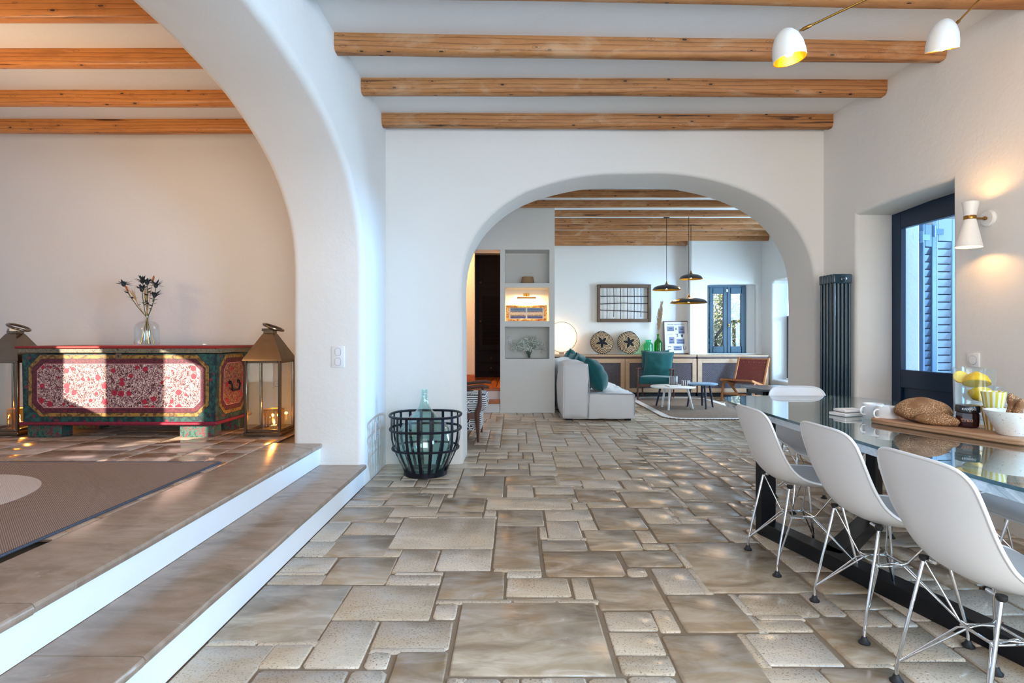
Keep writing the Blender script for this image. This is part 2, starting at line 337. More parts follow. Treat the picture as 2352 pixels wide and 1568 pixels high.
# ------------------------------------------------------------------ mesh helpers
class MB:
    def __init__(s): s.bm = bmesh.new()
    def face(s, vs):
        try: return s.bm.faces.new(vs)
        except ValueError: return None
    def box(s, c, d, rot=None, bevel=0.0, seg=1, taper=None):
        mat = Matrix.Translation(Vector(c)) @ (rot.to_4x4() if rot else Matrix.Identity(4)) @ Matrix.Diagonal((*d, 1))
        r = bmesh.ops.create_cube(s.bm, size=1, matrix=mat if not taper else Matrix.Identity(4))
        if taper:
            for v in r['verts']:
                if v.co.z > 0: v.co.x *= taper[0]; v.co.y *= taper[1]
                v.co = mat @ v.co
        if bevel:
            es = list({e for v in r['verts'] for e in v.link_edges})
            bmesh.ops.bevel(s.bm, geom=es, offset=bevel, segments=seg, affect='EDGES', profile=.5)
        return s
    def bar(s, a, b, w, h, up=(0, 0, 1), bevel=0.0):
        a, b = Vector(a), Vector(b); y = (b-a); L = y.length; y.normalize(); up = Vector(up)
        x = y.cross(up)
        if x.length < 1e-4: x = y.cross(Vector((1, 0, 0)))
        x.normalize(); z = x.cross(y)
        return s.box((a+b)/2, (w, L, h), Matrix((x, y, z)).transposed(), bevel)
    def tube(s, pts, r, n=8, closed=False, caps=True):
        pts = [Vector(p) for p in pts]; N = len(pts); rings = []
        rr = r if isinstance(r, (list, tuple)) else [r]*N
        nrm = None
        for i, p in enumerate(pts):
            a = pts[(i-1) % N] if (closed or i > 0) else p; b = pts[(i+1) % N] if (closed or i < N-1) else p
            t = (b-a).normalized()
            if nrm is None:
                nrm = t.orthogonal().normalized()
            nrm = (nrm - t*nrm.dot(t))
            if nrm.length < 1e-6: nrm = t.orthogonal()
            nrm.normalize(); bn = t.cross(nrm)
            rings.append([s.bm.verts.new(p+(nrm*math.cos(2*PI*k/n)+bn*math.sin(2*PI*k/n))*rr[i]) for k in range(n)])
        m = N if closed else N-1
        for i in range(m):
            A, B = rings[i], rings[(i+1) % N]
            off = 0
            if closed and i == N-1:
                off = min(range(n), key=lambda o: (A[0].co-B[o].co).length)
            for k in range(n): s.face((A[k], A[(k+1) % n], B[(k+1+off) % n], B[(k+off) % n]))
        if caps and not closed:
            s.face(rings[0][::-1]); s.face(rings[-1])
        return s
    def lathe(s, prof, n=24, c=(0, 0, 0), mat=None, closed=False):
        c = Vector(c); rings = []
        for r, z in prof:
            if r < 1e-5:
                v = Vector((0, 0, z)); rings.append([s.bm.verts.new(c+(mat @ v if mat else v))])
            else:
                ring = []
                for k in range(n):
                    v = Vector((r*math.cos(2*PI*k/n), r*math.sin(2*PI*k/n), z)); ring.append(s.bm.verts.new(c+(mat @ v if mat else v)))
                rings.append(ring)
        L = len(rings)
        for i in range(L if closed else L-1):
            A, B = rings[i], rings[(i+1) % L]
            for k in range(n):
                if len(A) == 1 and len(B) == 1: continue
                if len(A) == 1: s.face((A[0], B[(k+1) % n], B[k]))
                elif len(B) == 1: s.face((A[k], A[(k+1) % n], B[0]))
                else: s.face((A[k], A[(k+1) % n], B[(k+1) % n], B[k]))
        return s
    def grid(s, f, nu, nv, closev=False):
        R = [[s.bm.verts.new(Vector(f(i/nu, j/nv))) for j in range(nv if closev else nv+1)] for i in range(nu+1)]
        w = nv
        for i in range(nu):
            for j in range(w):
                k = (j+1) % nv if closev else j+1
                s.face((R[i][j], R[i+1][j], R[i+1][k], R[i][k]))
        return R
    def prism(s, pts, z0, z1, xf=None):
        g = xf or (lambda x, y, z: Vector((x, y, z)))
        A = [s.bm.verts.new(g(x, y, z0)) for x, y in pts]; B = [s.bm.verts.new(g(x, y, z1)) for x, y in pts]
        n = len(pts); s.face(A[::-1]); s.face(B)
        for i in range(n): s.face((A[i], A[(i+1) % n], B[(i+1) % n], B[i]))
        return s
    def sphere(s, c, r, u=12, v=8):
        m = Matrix.Translation(Vector(c)) @ (Matrix.Diagonal((*r, 1)) if isinstance(r, (tuple, list)) else Matrix.Scale(r, 4))
        bmesh.ops.create_uvsphere(s.bm, u_segments=u, v_segments=v, radius=1, matrix=m); return s
    def jitter(s, a, sc=1.0):
        for v in s.bm.verts:
            v.co += noise.noise_vector(v.co*sc)*a
        return s
    def mesh(s, name, mat, smooth=True, ang=38):
        bmesh.ops.recalc_face_normals(s.bm, faces=s.bm.faces)
        me = bpy.data.meshes.new(name); s.bm.to_mesh(me); s.bm.free()
        me.materials.append(M[mat] if isinstance(mat, str) else mat)
        if smooth:
            me.polygons.foreach_set('use_smooth', [True]*len(me.polygons)); me.set_sharp_from_angle(angle=math.radians(ang))
        return me
def link(name, me, parent=None, loc=None, rot=None):
    o = bpy.data.objects.new(name, me); COL.objects.link(o)
    if parent: o.parent = parent
    if loc is not None: o.location = loc
    if rot is not None: o.rotation_euler = rot
    return o
def part(name, mb, mat, parent=None, smooth=True, ang=38, loc=None, rot=None):
    return link(name, mb.mesh(name, mat, smooth, ang), parent, loc, rot)
def tag(o, label=None, cat=None, group=None, kind=None):
    if label: o['label'] = label
    if cat: o['category'] = cat
    if group: o['group'] = group
    if kind: o['kind'] = kind
    return o
def thing(name, label, cat, loc=(0, 0, 0), rotz=0.0, group=None):
    o = bpy.data.objects.new(name, None); o.empty_display_size = .05; COL.objects.link(o)
    o.location = loc; o.rotation_euler = (0, 0, rotz)
    return tag(o, label, cat, group)
def struct(name, mb, mat, parent=None, smooth=True, ang=38):
    o = part(name, mb, mat, parent, smooth, ang)
    if parent is None: o['kind'] = 'structure'
    return o
def copy_tree(o, parent=None):
    c = o.copy(); COL.objects.link(c); c.parent = parent
    for ch in list(o.children): copy_tree(ch, c)
    return c
def mods(o, solid=None, sub=0, bevel=None, offset=0.0):
    if solid:
        m = o.modifiers.new('thick', 'SOLIDIFY'); m.thickness = solid; m.offset = offset
    if bevel:
        m = o.modifiers.new('round', 'BEVEL'); m.width = bevel; m.segments = 3; m.limit_method = 'ANGLE'
    if sub:
        m = o.modifiers.new('smooth', 'SUBSURF'); m.levels = sub; m.render_levels = sub
    return o
def text(name, body, size, mat, parent, loc, rot, align='CENTER', depth=.0006):
    cu = bpy.data.curves.new(name, 'FONT'); cu.body = body; cu.size = size; cu.align_x = align; cu.align_y = 'CENTER'; cu.extrude = depth
    tmp = bpy.data.objects.new(name, cu); COL.objects.link(tmp); bpy.context.view_layer.update()
    me = bpy.data.meshes.new_from_object(tmp.evaluated_get(bpy.context.evaluated_depsgraph_get())); bpy.data.objects.remove(tmp)
    me.materials.clear(); me.materials.append(M[mat]); return link(name, me, parent, loc, rot)
# ------------------------------------------------------------------ walls with soft-edged openings
def offset(path, o, closed=False):
    if abs(o) < 1e-6: return list(path)
    out = []; N = len(path)
    for i, p in enumerate(path):
        def dirn(a, b):
            d = (path[b % N][0]-path[a % N][0], path[b % N][1]-path[a % N][1]); L = math.hypot(*d) or 1
            return (d[0]/L, d[1]/L)
        t0 = dirn(i-1, i) if (closed or i > 0) else dirn(i, i+1)
        t1 = dirn(i, i+1) if (closed or i < N-1) else dirn(i-1, i)
        n0, n1 = (-t0[1], t0[0]), (-t1[1], t1[0]); s = (n0[0]+n1[0], n0[1]+n1[1]); L = math.hypot(*s) or 1
        k = o/max(.5, (s[0]*n0[0]+s[1]*n0[1])/L)
        out.append((p[0]+s[0]/L*k, p[1]+s[1]/L*k))
    return out
def arch(c, a, zs, b, n=2.4, N=40, wob=.012, seed=0.0):
    pts = [(c-a, 0.0)] + [(c-a, zs*k/6) for k in range(1, 6)]
    for i in range(N+1):
        th = PI*i/N; x = -math.cos(th); z = math.sin(th)
        pts.append((c+a*math.copysign(abs(x)**(2/n), x), zs+b*abs(z)**(2/n)))
    pts += [(c+a, zs*k/6) for k in range(5, 0, -1)] + [(c+a, 0.0)]
    res = []
    for i, (x, z) in enumerate(pts):
        v = noise.noise_vector(Vector((x*1.7+seed, z*1.7, 3.1)))
        res.append((x+v.x*wob, z if i in (0, len(pts)-1) else z+v.y*wob))
    return res
def wall(name, to3, outer, T, opens=(), holes=(), rnd_=.05, mat='plaster'):
    mb = MB(); bm = mb.bm; s0, z0, s1, z1 = outer
    Q = 5
    secs = [(rnd_-rnd_*math.sin(PI/2*k/Q), rnd_-rnd_*math.cos(PI/2*k/Q)) for k in range(Q+1)]
    secs += [(o, T-w) for o, w in reversed(secs)]
    ends = {}
    for side in (0, 1):
        w = 0 if side == 0 else T; o = rnd_
        loops = []; main = [(s0, z0)]
        if z0 < 0 and opens: pass
        vs = []
        def V(p): return bm.verts.new(to3(p[0], p[1], w))
        ring = [V((s0, z0))]
        for pth in opens:
            q = offset(pth, o); q[0] = (q[0][0], z0); q[-1] = (q[-1][0], z0)
            vv = [V(p) for p in q]; ends[(id(pth), side)] = vv; ring += vv
        ring += [V((s1, z0)), V((s1, z1)), V((s0, z1))]
        edges = [bm.edges.new((ring[i], ring[(i+1) % len(ring)])) for i in range(len(ring))]
        ends[('outer', side)] = ring
        for h in holes:
            vv = [V(p) for p in offset(h, o, True)]; ends[(id(h), side)] = vv
            edges += [bm.edges.new((vv[i], vv[(i+1) % len(vv)])) for i in range(len(vv))]
        bmesh.ops.triangle_fill(bm, use_beauty=True, use_dissolve=False, edges=edges, normal=to3(0, 0, 0)-to3(0, 0, 1))
    for pth, closed in [(p, False) for p in opens]+[(h, True) for h in holes]:
        prev = ends[(id(pth), 0)]
        for k, (o, w) in enumerate(secs[1:], 1):
            if k == len(secs)-1: cur = ends[(id(pth), 1)]
            else:
                q = offset(pth, o, closed)
                if not closed: q[0] = (q[0][0], z0); q[-1] = (q[-1][0], z0)
                cur = [bm.verts.new(to3(p[0], p[1], w)) for p in q]
            n = len(cur)
            for i in range(n if closed else n-1):
                mb.face((prev[i], prev[(i+1) % n], cur[(i+1) % n], cur[i]))
            prev = cur
    A, B = ends[('outer', 0)], ends[('outer', 1)]
    for i in (len(A)-3, len(A)-2, len(A)-1):
        mb.face((A[i], A[(i+1) % len(A)], B[(i+1) % len(B)], B[i]))
    return struct(name, mb, mat, ang=30)
XL, YB, T1, T2 = -1.21, 5.351, .577, .556
Z0, Z1 = -.02, 3.34
arch_l = arch(2.602, 1.97, 1.62, 1.125, seed=2.0, wob=.016)
wall('wall_left', lambda s, z, w: Vector((XL-w, s, z)), (-2.1, Z0, 5.75, Z1), T1, [arch_l], rnd_=.055)
arch_b = arch(1.181, 1.667, 1.64, 1.108, seed=9.0, wob=.014)
wall('wall_back', lambda s, z, w: Vector((s, YB+w, z)), (-1.75, Z0, 3.25, Z1), T2, [arch_b], rnd_=.04)
RD = Vector((.0538, -1, 0)).normalized(); RN = Vector((1, .0538, 0)).normalized(); R0 = Vector((2.93, YB, 0))
def rw(s, z, w): return R0+RD*s+RN*w+Vector((0, 0, z))
def rY(Y, off=0.0):
    s = (YB-Y)/-RD.y; return rw(s, 0, off)
door_path = [(.462, 0), (.468, 1.2), (.466, 2.255), (.9, 2.28), (1.467, 2.285), (1.472, 1.1), (1.467, 0)]
wall('wall_right', rw, (-.62, Z0, 7.6, Z1), .36, [door_path], [[(4.05, .75), (4.05, 2.45), (5.95, 2.45), (5.95, .75)]], rnd_=.035)
wall('wall_rear', lambda s, z, w: Vector((s, -2-w, z)), (-6.3, Z0, 3.9, Z1), .25, [[(-.2, 0), (-.2, 2.62), (2.8, 2.62), (2.8, 0)]], [[(-4.8, .9), (-4.8, 2.75), (-2.4, 2.75), (-2.4, .9)]], rnd_=.02)
def wbox(name, lo, hi, mat='plaster', bevel=0.0):
    mb = MB(); lo, hi = Vector(lo), Vector(hi); mb.box((lo+hi)/2, hi-lo, bevel=bevel); return struct(name, mb, mat)
wbox('wall_raised_back', (-6.3, 5.6, Z0), (XL-.2, 5.75, Z1))
wall('wall_raised_side', lambda s, z, w: Vector((-6-w, s, z)), (-2.1, Z0, 5.7, Z1), .10, (), [[(1.39, 1.68), (1.39, 2.52), (1.80, 2.52), (1.80, 1.68)], [(2.22, 1.68), (2.22, 2.52), (2.66, 2.52), (2.66, 1.68)]], rnd_=.01)
# far lounge shell
wbox('wall_lounge_far', (.52, 12.1, Z0), (3.72, 12.3, Z1))
win_rec = [(4.05, .86), (4.05, 2.28), (4.10, 2.30), (5.0, 2.30), (5.06, 2.27), (5.06, .86)]
wall('wall_lounge_window', lambda s, z, w: Vector((s, 11.8+w, z)), (3.68, Z0, 5.5, Z1), .30, (), [win_rec], rnd_=.05)
wall('wall_lounge_right', lambda s, z, w: Vector((5.17+w, s, z)), (5.5, Z0, 11.95, Z1), .34, (), [[(8.6, .36), (8.6, 2.28), (8.66, 2.32), (11.26, 2.32), (11.33, 2.27), (11.33, .36)]], rnd_=.05)
wbox('wall_lounge_left', (-1.75, 5.8, Z0), (-1.5, 9.2, Z1))
mb = MB(); xl, xa, xb, xr, yf, yb_, D = -.214, -.138, .566, .649, 8.97, 9.50, .42
mb.box(((xl+xa)/2, (yf+yb_)/2, 1.67), (xa-xl, yb_-yf, 3.34)); mb.box(((xb+xr)/2, (yf+yb_)/2, 1.67), (xr-xb, yb_-yf, 3.34))
mb.box(((xa+xb)/2, (yf+D+yb_)/2, 1.67), (xb-xa, yb_-yf-D, 3.34))
for a, b in ((0, .855), (1.366, 1.455), (1.987, 2.056), (2.587, 3.34)): mb.box(((xa+xb)/2, yf+D/2, (a+b)/2), (xb-xa, D, b-a))
struct('wall_partition', mb, 'plaster')
wbox('wall_stair_lintel', (-1.6, 8.97, 2.587), (-.214, 9.35, Z1))
wbox('wall_stair_side', (-1.75, 8.97, Z0), (-1.12, 9.35, 2.6))
wbox('wall_hall', (-2.2, 10.6, .3), (-.735, 10.75, 3.2))
wbox('wall_hall_back', (-2.2, 12.4, .3), (1.2, 12.5, 3.3))
wbox('wall_hall_side', (-2.3, 8.9, .3), (-2.2, 12.5, 3.3))
wbox('wall_hall_inner', (.50, 9.4, Z0), (.645, 12.2, Z1))
wbox('baseboard_hall', (-2.2, 10.57, .36), (-.725, 10.6, .50), 'hallwood')
# ------------------------------------------------------------------ ceilings and beams
def ceiling(name, lo, hi):
    mb = MB(); mb.box(((lo[0]+hi[0])/2, (lo[1]+hi[1])/2, 3.32), (hi[0]-lo[0], hi[1]-lo[1], .14)); return struct(name, mb, 'ceil')
def beam(parent, x0, x1, y, mat, tilt=0.0, h=.115, d=.105, seed=0):
    mb = MB(); r2 = random.Random(seed); L = x1-x0; nseg = max(8, int(L/.22)); prof = []
    c = .028
    for px_, pz in ((-d/2, .012), (-d/2, -h+c+.008), (-d/2+c*.35, -h+c*.35), (-d/2+c, -h), (d/2-c, -h), (d/2-c*.3, -h+c*.35), (d/2, -h+c), (d/2, .012)): prof.append((px_, pz))
    def f(u, v):
        i = int(round(v*len(prof))) % len(prof); x = -L/2+u*L
        n = noise.noise_vector(Vector((x*1.1, i*.45, seed*7.7)))
        n2 = noise.noise_vector(Vector((x*.55, 0, seed*3.3)))
        return (x, prof[i][0]+n.x*.006+n2.x*.008, prof[i][1]+n.y*.006+n2.y*.007)
    R = mb.grid(f, nseg, len(prof), True); mb.face(R[0]); mb.face(R[-1][::-1])
    o = part('beam', mb, mat, parent, ang=50); o.location = ((x0+x1)/2, y, 3.25); o.rotation_euler = (0, 0, tilt); return o
c1 = ceiling('ceiling', (-1.3, -2.1), (3.9, 5.5))
for i, (y, t) in enumerate(((3.24, .027), (3.895, .027), (4.532, .007), (5.235, .007), (2.6, .02), (1.95, .01), (1.3, 0), (.65, 0))):
    beam(c1, -1.3, 3.25, y+.02*t*50, 'beam', t, seed=i+1)
c2 = ceiling('ceiling_raised', (-6.3, -2.1), (-1.6, 5.75))
for i, y in enumerate((3.465, 4.068, 4.745, 5.37, 2.85, 2.25, 1.65)):
    beam(c2, -6.05, -1.7, y, 'beam_warm', .0, seed=i+20)
c3 = ceiling('ceiling_lounge', (-1.75, 5.8), (5.6, 12.4))
for i, y in enumerate((6.75, 7.33, 7.93, 8.53, 9.19, 9.80, 10.33, 10.92, 11.50)):
    beam(c3, -1.55 if y < 8.9 else .6, 5.2, y, 'beam', 0.0, h=.093, seed=i+40)
beam(c3, .6, 3.7, 12.02, 'beam', 0.0, h=.105, seed=77)
wbox('ceiling_hall', (-2.3, 9.3, 3.1), (.5, 12.5, 3.2), 'ceil')
# ------------------------------------------------------------------ floors
def tile_mesh(name, x0, y0, x1, y1, mb=None, r=None, rad=None, h=.012):
    own = mb is None; mb = mb or MB(); bm = mb.bm; r = r or rnd
    lay = bm.verts.layers.float_color.get('tint') or bm.verts.layers.float_color.new('tint')
    w, d = x1-x0, y1-y0; rad = rad or min(.010+r.random()*.014, w*.25, d*.25); b = min(.0035, w*.1, d*.1)
    dz = (r.random()-.5)*.0024
    t = (r.random(), r.random(), float((w*d < .085) ^ (r.random() < .15)), 1)
    def ring(ins, z):
        res = []
        for cx_, cy_, sx, sy in ((x0, y0, 1, 1), (x1, y0, -1, 1), (x1, y1, -1, -1), (x0, y1, 1, -1)):
            k = rad*(.25+.7*rr[(sx, sy)])
            a = (cx_+sx*ins, cy_+sy*(ins+k)); c_ = (cx_+sx*(ins+k), cy_+sy*ins)
            res += ([a, c_] if (sx, sy) in ((1, 1), (-1, -1)) else [c_, a])
        out = []
        for (x, y), (jx, jy) in zip(res, jit): 
            v = bm.verts.new((x+jx, y+jy, z)); v[lay] = t; out.append(v)
        return out
    rr = {k: r.random() for k in ((1, 1), (-1, 1), (-1, -1), (1, -1))}
    jit = [((r.random()-.5)*.006, (r.random()-.5)*.006) for _ in range(8)]
    A, B, C = ring(0, -h), ring(0, dz-b), ring(b*1.4, dz)
    mb.face(C)
    for P, Q in ((A, B), (B, C)):
        for i in range(8): mb.face((P[i], P[(i+1) % 8], Q[(i+1) % 8], Q[i]))
    return mb
TR = '''1031 1416 1548 1382;480 725 1474 1343;762 985 1421 1343;993 1045 1420 1385;693 824 1531 1425;593 687 1531 1480;395 552 1585 1480;848 1029 1489 1425;832 886 1533 1496;880 1012 1595 1496;545 770 1605 1538;775 868 1605 1538;1020 1046 1605 1556;1056 1150 1605 1558;1154 1193 1605 1556;1199 1257 1605 1556;1264 1357 1605 1555;1363 1455 1605 1556;1460 1572 1605 1552;
1163 1320 1379 1371;1163 1312 1368 1327;1003 1156 1379 1311;884 1010 1341 1319;737 884 1339 1280;620 737 1340 1319;645 748 1315 1279;899 993 1314 1262;1000 1127 1308 1260;1132 1243 1306 1208;1163 1245 1324 1311;888 1133 1258 1188;741 883 1276 1228;873 917 1276 1260;683 747 1276 1243;786 905 1227 1199;716 770 1241 1200;768 882 1197 1164;884 920 1198 1187;892 999 1185 1163;999 1106 1185 1175;1112 1139 1185 1171;1116 1314 1168 1144;1142 1251 1206 1171;1007 1111 1173 1143;880 982 1161 1132;983 1010 1162 1134;795 876 1161 1148;811 893 1146 1118;901 962 1131 1117;963 1042 1131 1120;1043 1155 1141 1092;1163 1226 1141 1116;1230 1321 1133 1117;1230 1324 1142 1135;1160 1279 1114 1092;
1317 1351 1168 1153;1314 1328 1152 1143;1352 1438 1164 1152;1329 1428 1151 1124;1317 1339 1122 1116;1377 1490 1214 1166;1254 1363 1193 1170;1260 1339 1235 1196;1335 1372 1215 1195;1241 1258 1236 1209;1356 1479 1261 1217;1474 1510 1244 1217;1480 1540 1260 1247;1246 1350 1263 1239;1254 1438 1321 1266;1440 1571 1299 1264;1445 1490 1322 1304;1528 1620 1362 1304;1321 1364 1376 1326;1380 1537 1398 1326;1577 1748 1449 1366;1732 1889 1415 1363;1895 1949 1413 1359;1399 1516 1446 1403;1414 1533 1501 1450;1520 1567 1450 1400;1431 1555 1546 1504;1579 1790 1585 1456;1765 1942 1526 1453;1753 1868 1447 1422;1958 2070 1524 1417;1780 1925 1585 1532;1930 2120 1590 1532;1630 1875 1359 1246;1516 1676 1243 1202;1680 1735 1241 1215;1652 1735 1214 1188;1566 1630 1200 1188;1489 1557 1200 1166;1554 1597 1186 1165;1603 1705 1186 1154;1710 1745 1185 1153;1445 1573 1163 1128;1566 1628 1145 1117;1572 1637 1152 1146;1637 1723 1151 1100;1683 1730 1116 1094;1688 1731 1126 1117;1702 1735 1148 1127;1501 1557 1116 1094;1441 1501 1126 1103;1502 1541 1126 1118;1343 1432 1122 1102;1285 1338 1114 1103;1561 1596 1116 1100;1540 1622 1098 1080;1452 1530 1094 1078;1390 1452 1101 1078;1282 1388 1101 1072'''
def traced():
    out = []
    for q in TR.replace('\n', '').split(';'):
        a, b, yn, yf_ = map(float, q.split()); k = 1.2/(yn-CY)
        x0, x1 = (a-CX)*k, (b-CX)*k; y0 = 1.2*F/(yn-CY); y1 = 1.2*F/(yf_-CY)
        if x0 < XL+.12: x0 = XL+.005
        out.append((x0, y0, x1, y1))
    return out
def ashlar(x0, y0, x1, y1, fixed, sizes, seed, gap=.009, cell=.05):
    r = random.Random(seed); nx, ny = int((x1-x0)/cell), int((y1-y0)/cell)
    occ = np.zeros((nx, ny), bool); out = []
    for a, b, c, d in fixed:
        i0, i1 = int(math.floor((a-x0)/cell+.45)), int(math.floor((c-x0)/cell+.6)); j0, j1 = int(math.floor((b-y0)/cell+.45)), int(math.floor((d-y0)/cell+.6))
        occ[max(0, i0):max(0, i1), max(0, j0):max(0, j1)] = True; out.append((a, b, c, d, True))
    for j in range(ny):
        for i in range(nx):
            if occ[i, j]: continue
            w, d = r.choice(sizes)
            ww = 0
            while ww < w and i+ww < nx and not occ[i+ww, j]: ww += 1
            if i+ww < nx-0 and ww == w:
                k = 0
                while i+ww+k < nx and not occ[i+ww+k, j] and k < 3: k += 1
                if k < 2: ww += k
            dd = 1
            while dd < d and j+dd < ny and not occ[i:i+ww, j+dd].any(): dd += 1
            occ[i:i+ww, j:j+dd] = True
            out.append((x0+i*cell+gap/2, y0+j*cell+gap/2, x0+(i+ww)*cell-gap/2, y0+(j+dd)*cell-gap/2, False))
    return out
SZ = [(4, 3), (5, 3), (6, 3), (6, 4), (7, 4), (5, 4), (8, 5), (9, 5), (4, 4), (7, 3), (10, 6), (3, 3), (6, 5), (8, 2), (12, 7), (5, 2), (4, 6)]
mb = MB(); mb.box((1.85, 5.1, -.06), (7.4, 14.6, .104)); floor = struct('floor', mb, 'grout')
rects = [t for t in ashlar(XL+.003, 1.95, 3.3, 5.95, traced(), SZ, 4)] + ashlar(-1.5, 5.95, 5.2, 12.0, [], SZ, 6)
def inview(t):
    ok = False
    for x in (t[0], t[2]):
        for y in (t[1], t[3]):
            u = CX+x*F/max(y, .3); ok |= -300 < u < 2700 and CY+1.2*F/max(y, .3) < 1640
    if (t[1] > 5.9) and not (-.52 < t[0]*5.6/t[1] and t[2]*5.5/t[1] < 2.9): ok = ok and t[0]/t[1] > -.09 and t[0]/t[1] < .53
    return ok
def hidden(t):
    cx_, cy_ = (t[0]+t[2])/2, (t[1]+t[3])/2
    if cy_ < YB and cx_ > rY(cy_).x: return True
    if cy_ > YB and (cx_/cy_ < -.092 or cx_/cy_ > .535): return True
    return not inview(t)
rects = [t for t in rects if not hidden(t) and t[2]-t[0] > .02 and t[3]-t[1] > .02]
rects.sort(key=lambda t: -(t[2]-t[0])*(t[3]-t[1])/((t[1]+t[3])/2)**3)
for t in rects[:295]:
    part('tile', tile_mesh('tile', *t[:4]), 'tile', floor, ang=60)
mb = MB()
for t in rects[295:]: tile_mesh('t', *t[:4], mb=mb)
tag(part('distant_tiling', mb, 'tile', floor, ang=60), kind='stuff')
# raised floor of the room beyond the steps
ZR = .342
mb = MB(); mb.box((-3.9, 1.8, ZR/2-.02), (4.64, 7.8, ZR-.025)); fr = struct('floor_raised', mb, 'grout')
SZR = [(10, 6), (12, 7), (8, 5), (9, 6), (12, 5), (7, 5), (14, 7)]
for t in ashlar(-5.3051, 2.4, -1.955, 5.6, [], SZR, 12, .012):
    px0 = CX+t[2]*F/t[3]
    o = part('tile', tile_mesh('tile', t[0], t[1], t[2], t[3], rad=.008), 'tile_warm', fr, ang=60); o.location.z = ZR
# two steps: plaster risers and stone slabs
def step(name, xa, xn, z, ys, xr_):
    mb = MB(); mb.box((xr_-.09, 2.6, (z-.17+z-.034)/2), (.18, 3.96, .17-.034)); st = struct(name, mb, 'riser')
    for y0, y1 in zip(ys[:-1], ys[1:]):
        m2 = MB(); L = y1-y0-.004; n = 10
        def f(u, v, y0=y0, L=L):
            k = int(round(v*7)); prof = [(xa, -.036), (xn-.004, -.036), (xn+.001, -.028), (xn+.003, -.014), (xn-.003, -.004), (xn-.012, 0), (xa+.004, 0), (xa, -.004)]
            x, zz = prof[k % 8]; nz = noise.noise_vector(Vector((y0*3+u*L*2.2, k*.3, z*5)))
            return (x+(nz.x*.005 if k in (1, 2, 3, 4, 5) else 0), y0+.002+u*L, z+zz+(nz.y*.002 if k in (3, 4, 5) else 0))
        R = m2.grid(f, n, 8, True); m2.face(R[0]); m2.face(R[-1][::-1])
        part('slab', m2, 'slab', st, ang=40)
    return st
step('step', -1.575, -1.195, .17, (.63, 1.83, 3.75, 4.585), XL)
step('step_upper', -1.952, -1.548, ZR, (.63, 1.826, 3.77, 4.585), -1.563)
mb = MB(); mb.box((-1.62, 2.6, .06), (.5, 3.95, .14)); struct('step_core', mb, 'grout')
# stair up to the hall, beyond the lounge
for i, (y, z) in enumerate(((9.0, .18), (9.3, .36))):
    mb = MB(); mb.box((-.72, y+.15, (z-.18+z-.04)/2), (1.0, .28, .14)); st = struct('stair', mb, 'riser')
    m2 = MB(); m2.box((-.72, y+.15+(.0 if i == 0 else .0), z-.02), (1.0, .34, .038), bevel=.006); part('tread', m2, 'hallwood', st)
mb = MB(); mb.box((-.8, 11.0, .28), (2.8, 3.2, .13)); fh = struct('floor_hall', mb, 'dark_gap')
for i in range(7):
    m2 = MB(); m2.box((-1.6+i*.29, 10.95, .352), (.283, 2.95, .016), bevel=.002); part('plank', m2, 'hallwood', fh)
# ------------------------------------------------------------------ glazed side door
def frame_parts(parent, specs, mat, name=None, bevel=.004):
    for nm, c, d in specs:
        m_ = MB(); m_.box(c, d, bevel=bevel); part(nm, m_, mat, parent)
D1 = thing('door_1', None, None, R0, math.atan2(RD.y, RD.x)); D1['kind'] = 'structure'
yd = .345; s0, s1, zt = .40, 1.52, 2.29
frame_parts(D1, [('stile', (s0+.085, yd, zt/2), (.17, .05, zt)), ('stile', (s1-.085, yd, zt/2), (.17, .05, zt)), ('rail', ((s0+s1)/2, yd, zt-.085), (s1-s0-.34, .05, .17)),
    ('rail', ((s0+s1)/2, yd, .85), (s1-s0-.34, .05, .15)), ('rail', ((s0+s1)/2, yd, .075), (s1-s0-.34, .05, .15)), ('panel', ((s0+s1)/2, yd+.008, .46), (s1-s0-.34, .02, .66)),
    ('threshold', ((s0+s1)/2, yd, .012), (s1-s0, .12, .024))], 'navy')
m_ = MB(); m_.box(((s0+s1)/2, yd+.01, 1.52), (s1-s0-.34, .006, 1.2)); part('pane', m_, 'pane', D1)
m_ = MB(); m_.tube([(s1-.11, yd-.03, 1.0), (s1-.11, yd-.07, 1.0), (s1-.20, yd-.075, 1.0)], .009, 8); part('door_handle', m_, 'brass', D1)
# window of the lounge
W1 = thing('window_1', None, None, (4.525, 12.02, 0)); W1['kind'] = 'structure'
zb, zt, hw = .868, 2.255, .375
for sx in (-1, 1):
    c = sx*hw/2
    frame_parts(W1, [('stile', (c-hw/2+.045, 0, (zb+zt)/2), (.075, .05, zt-zb)), ('stile', (c+hw/2-.045, 0, (zb+zt)/2), (.075, .05, zt-zb)), ('rail', (c, 0, zt-.07), (hw-.12, .05, .13)), ('rail', (c, 0, zb+.07), (hw-.12, .05, .13))], 'navy2')
    m_ = MB(); m_.box((c, .01, (zb+zt)/2), (hw-.14, .006, zt-zb-.2)); part('pane', m_, 'pane', W1)
frame_parts(W1, [('outer_frame', (0, .03, zt+.02), (.83, .05, .05)), ('outer_frame', (0, .03, zb-.0), (.83, .06, .035)), ('outer_frame', (-.395, .03, (zb+zt)/2), (.04, .05, zt-zb)), ('outer_frame', (.395, .03, (zb+zt)/2), (.06, .05, zt-zb))], 'navy2')
m_ = MB(); m_.box((-.01, -.035, zt-.07), (.035, .02, .06), bevel=.004); part('latch', m_, 'white_lacquer', W1)
m_ = MB(); m_.box((.035, -.032, 1.45), (.03, .012, .06), bevel=.004); m_.tube([(.035, -.03, 1.45), (.035, -.06, 1.45), (.01, -.065, 1.45)], .008, 6); part('window_handle', m_, 'brass', W1)
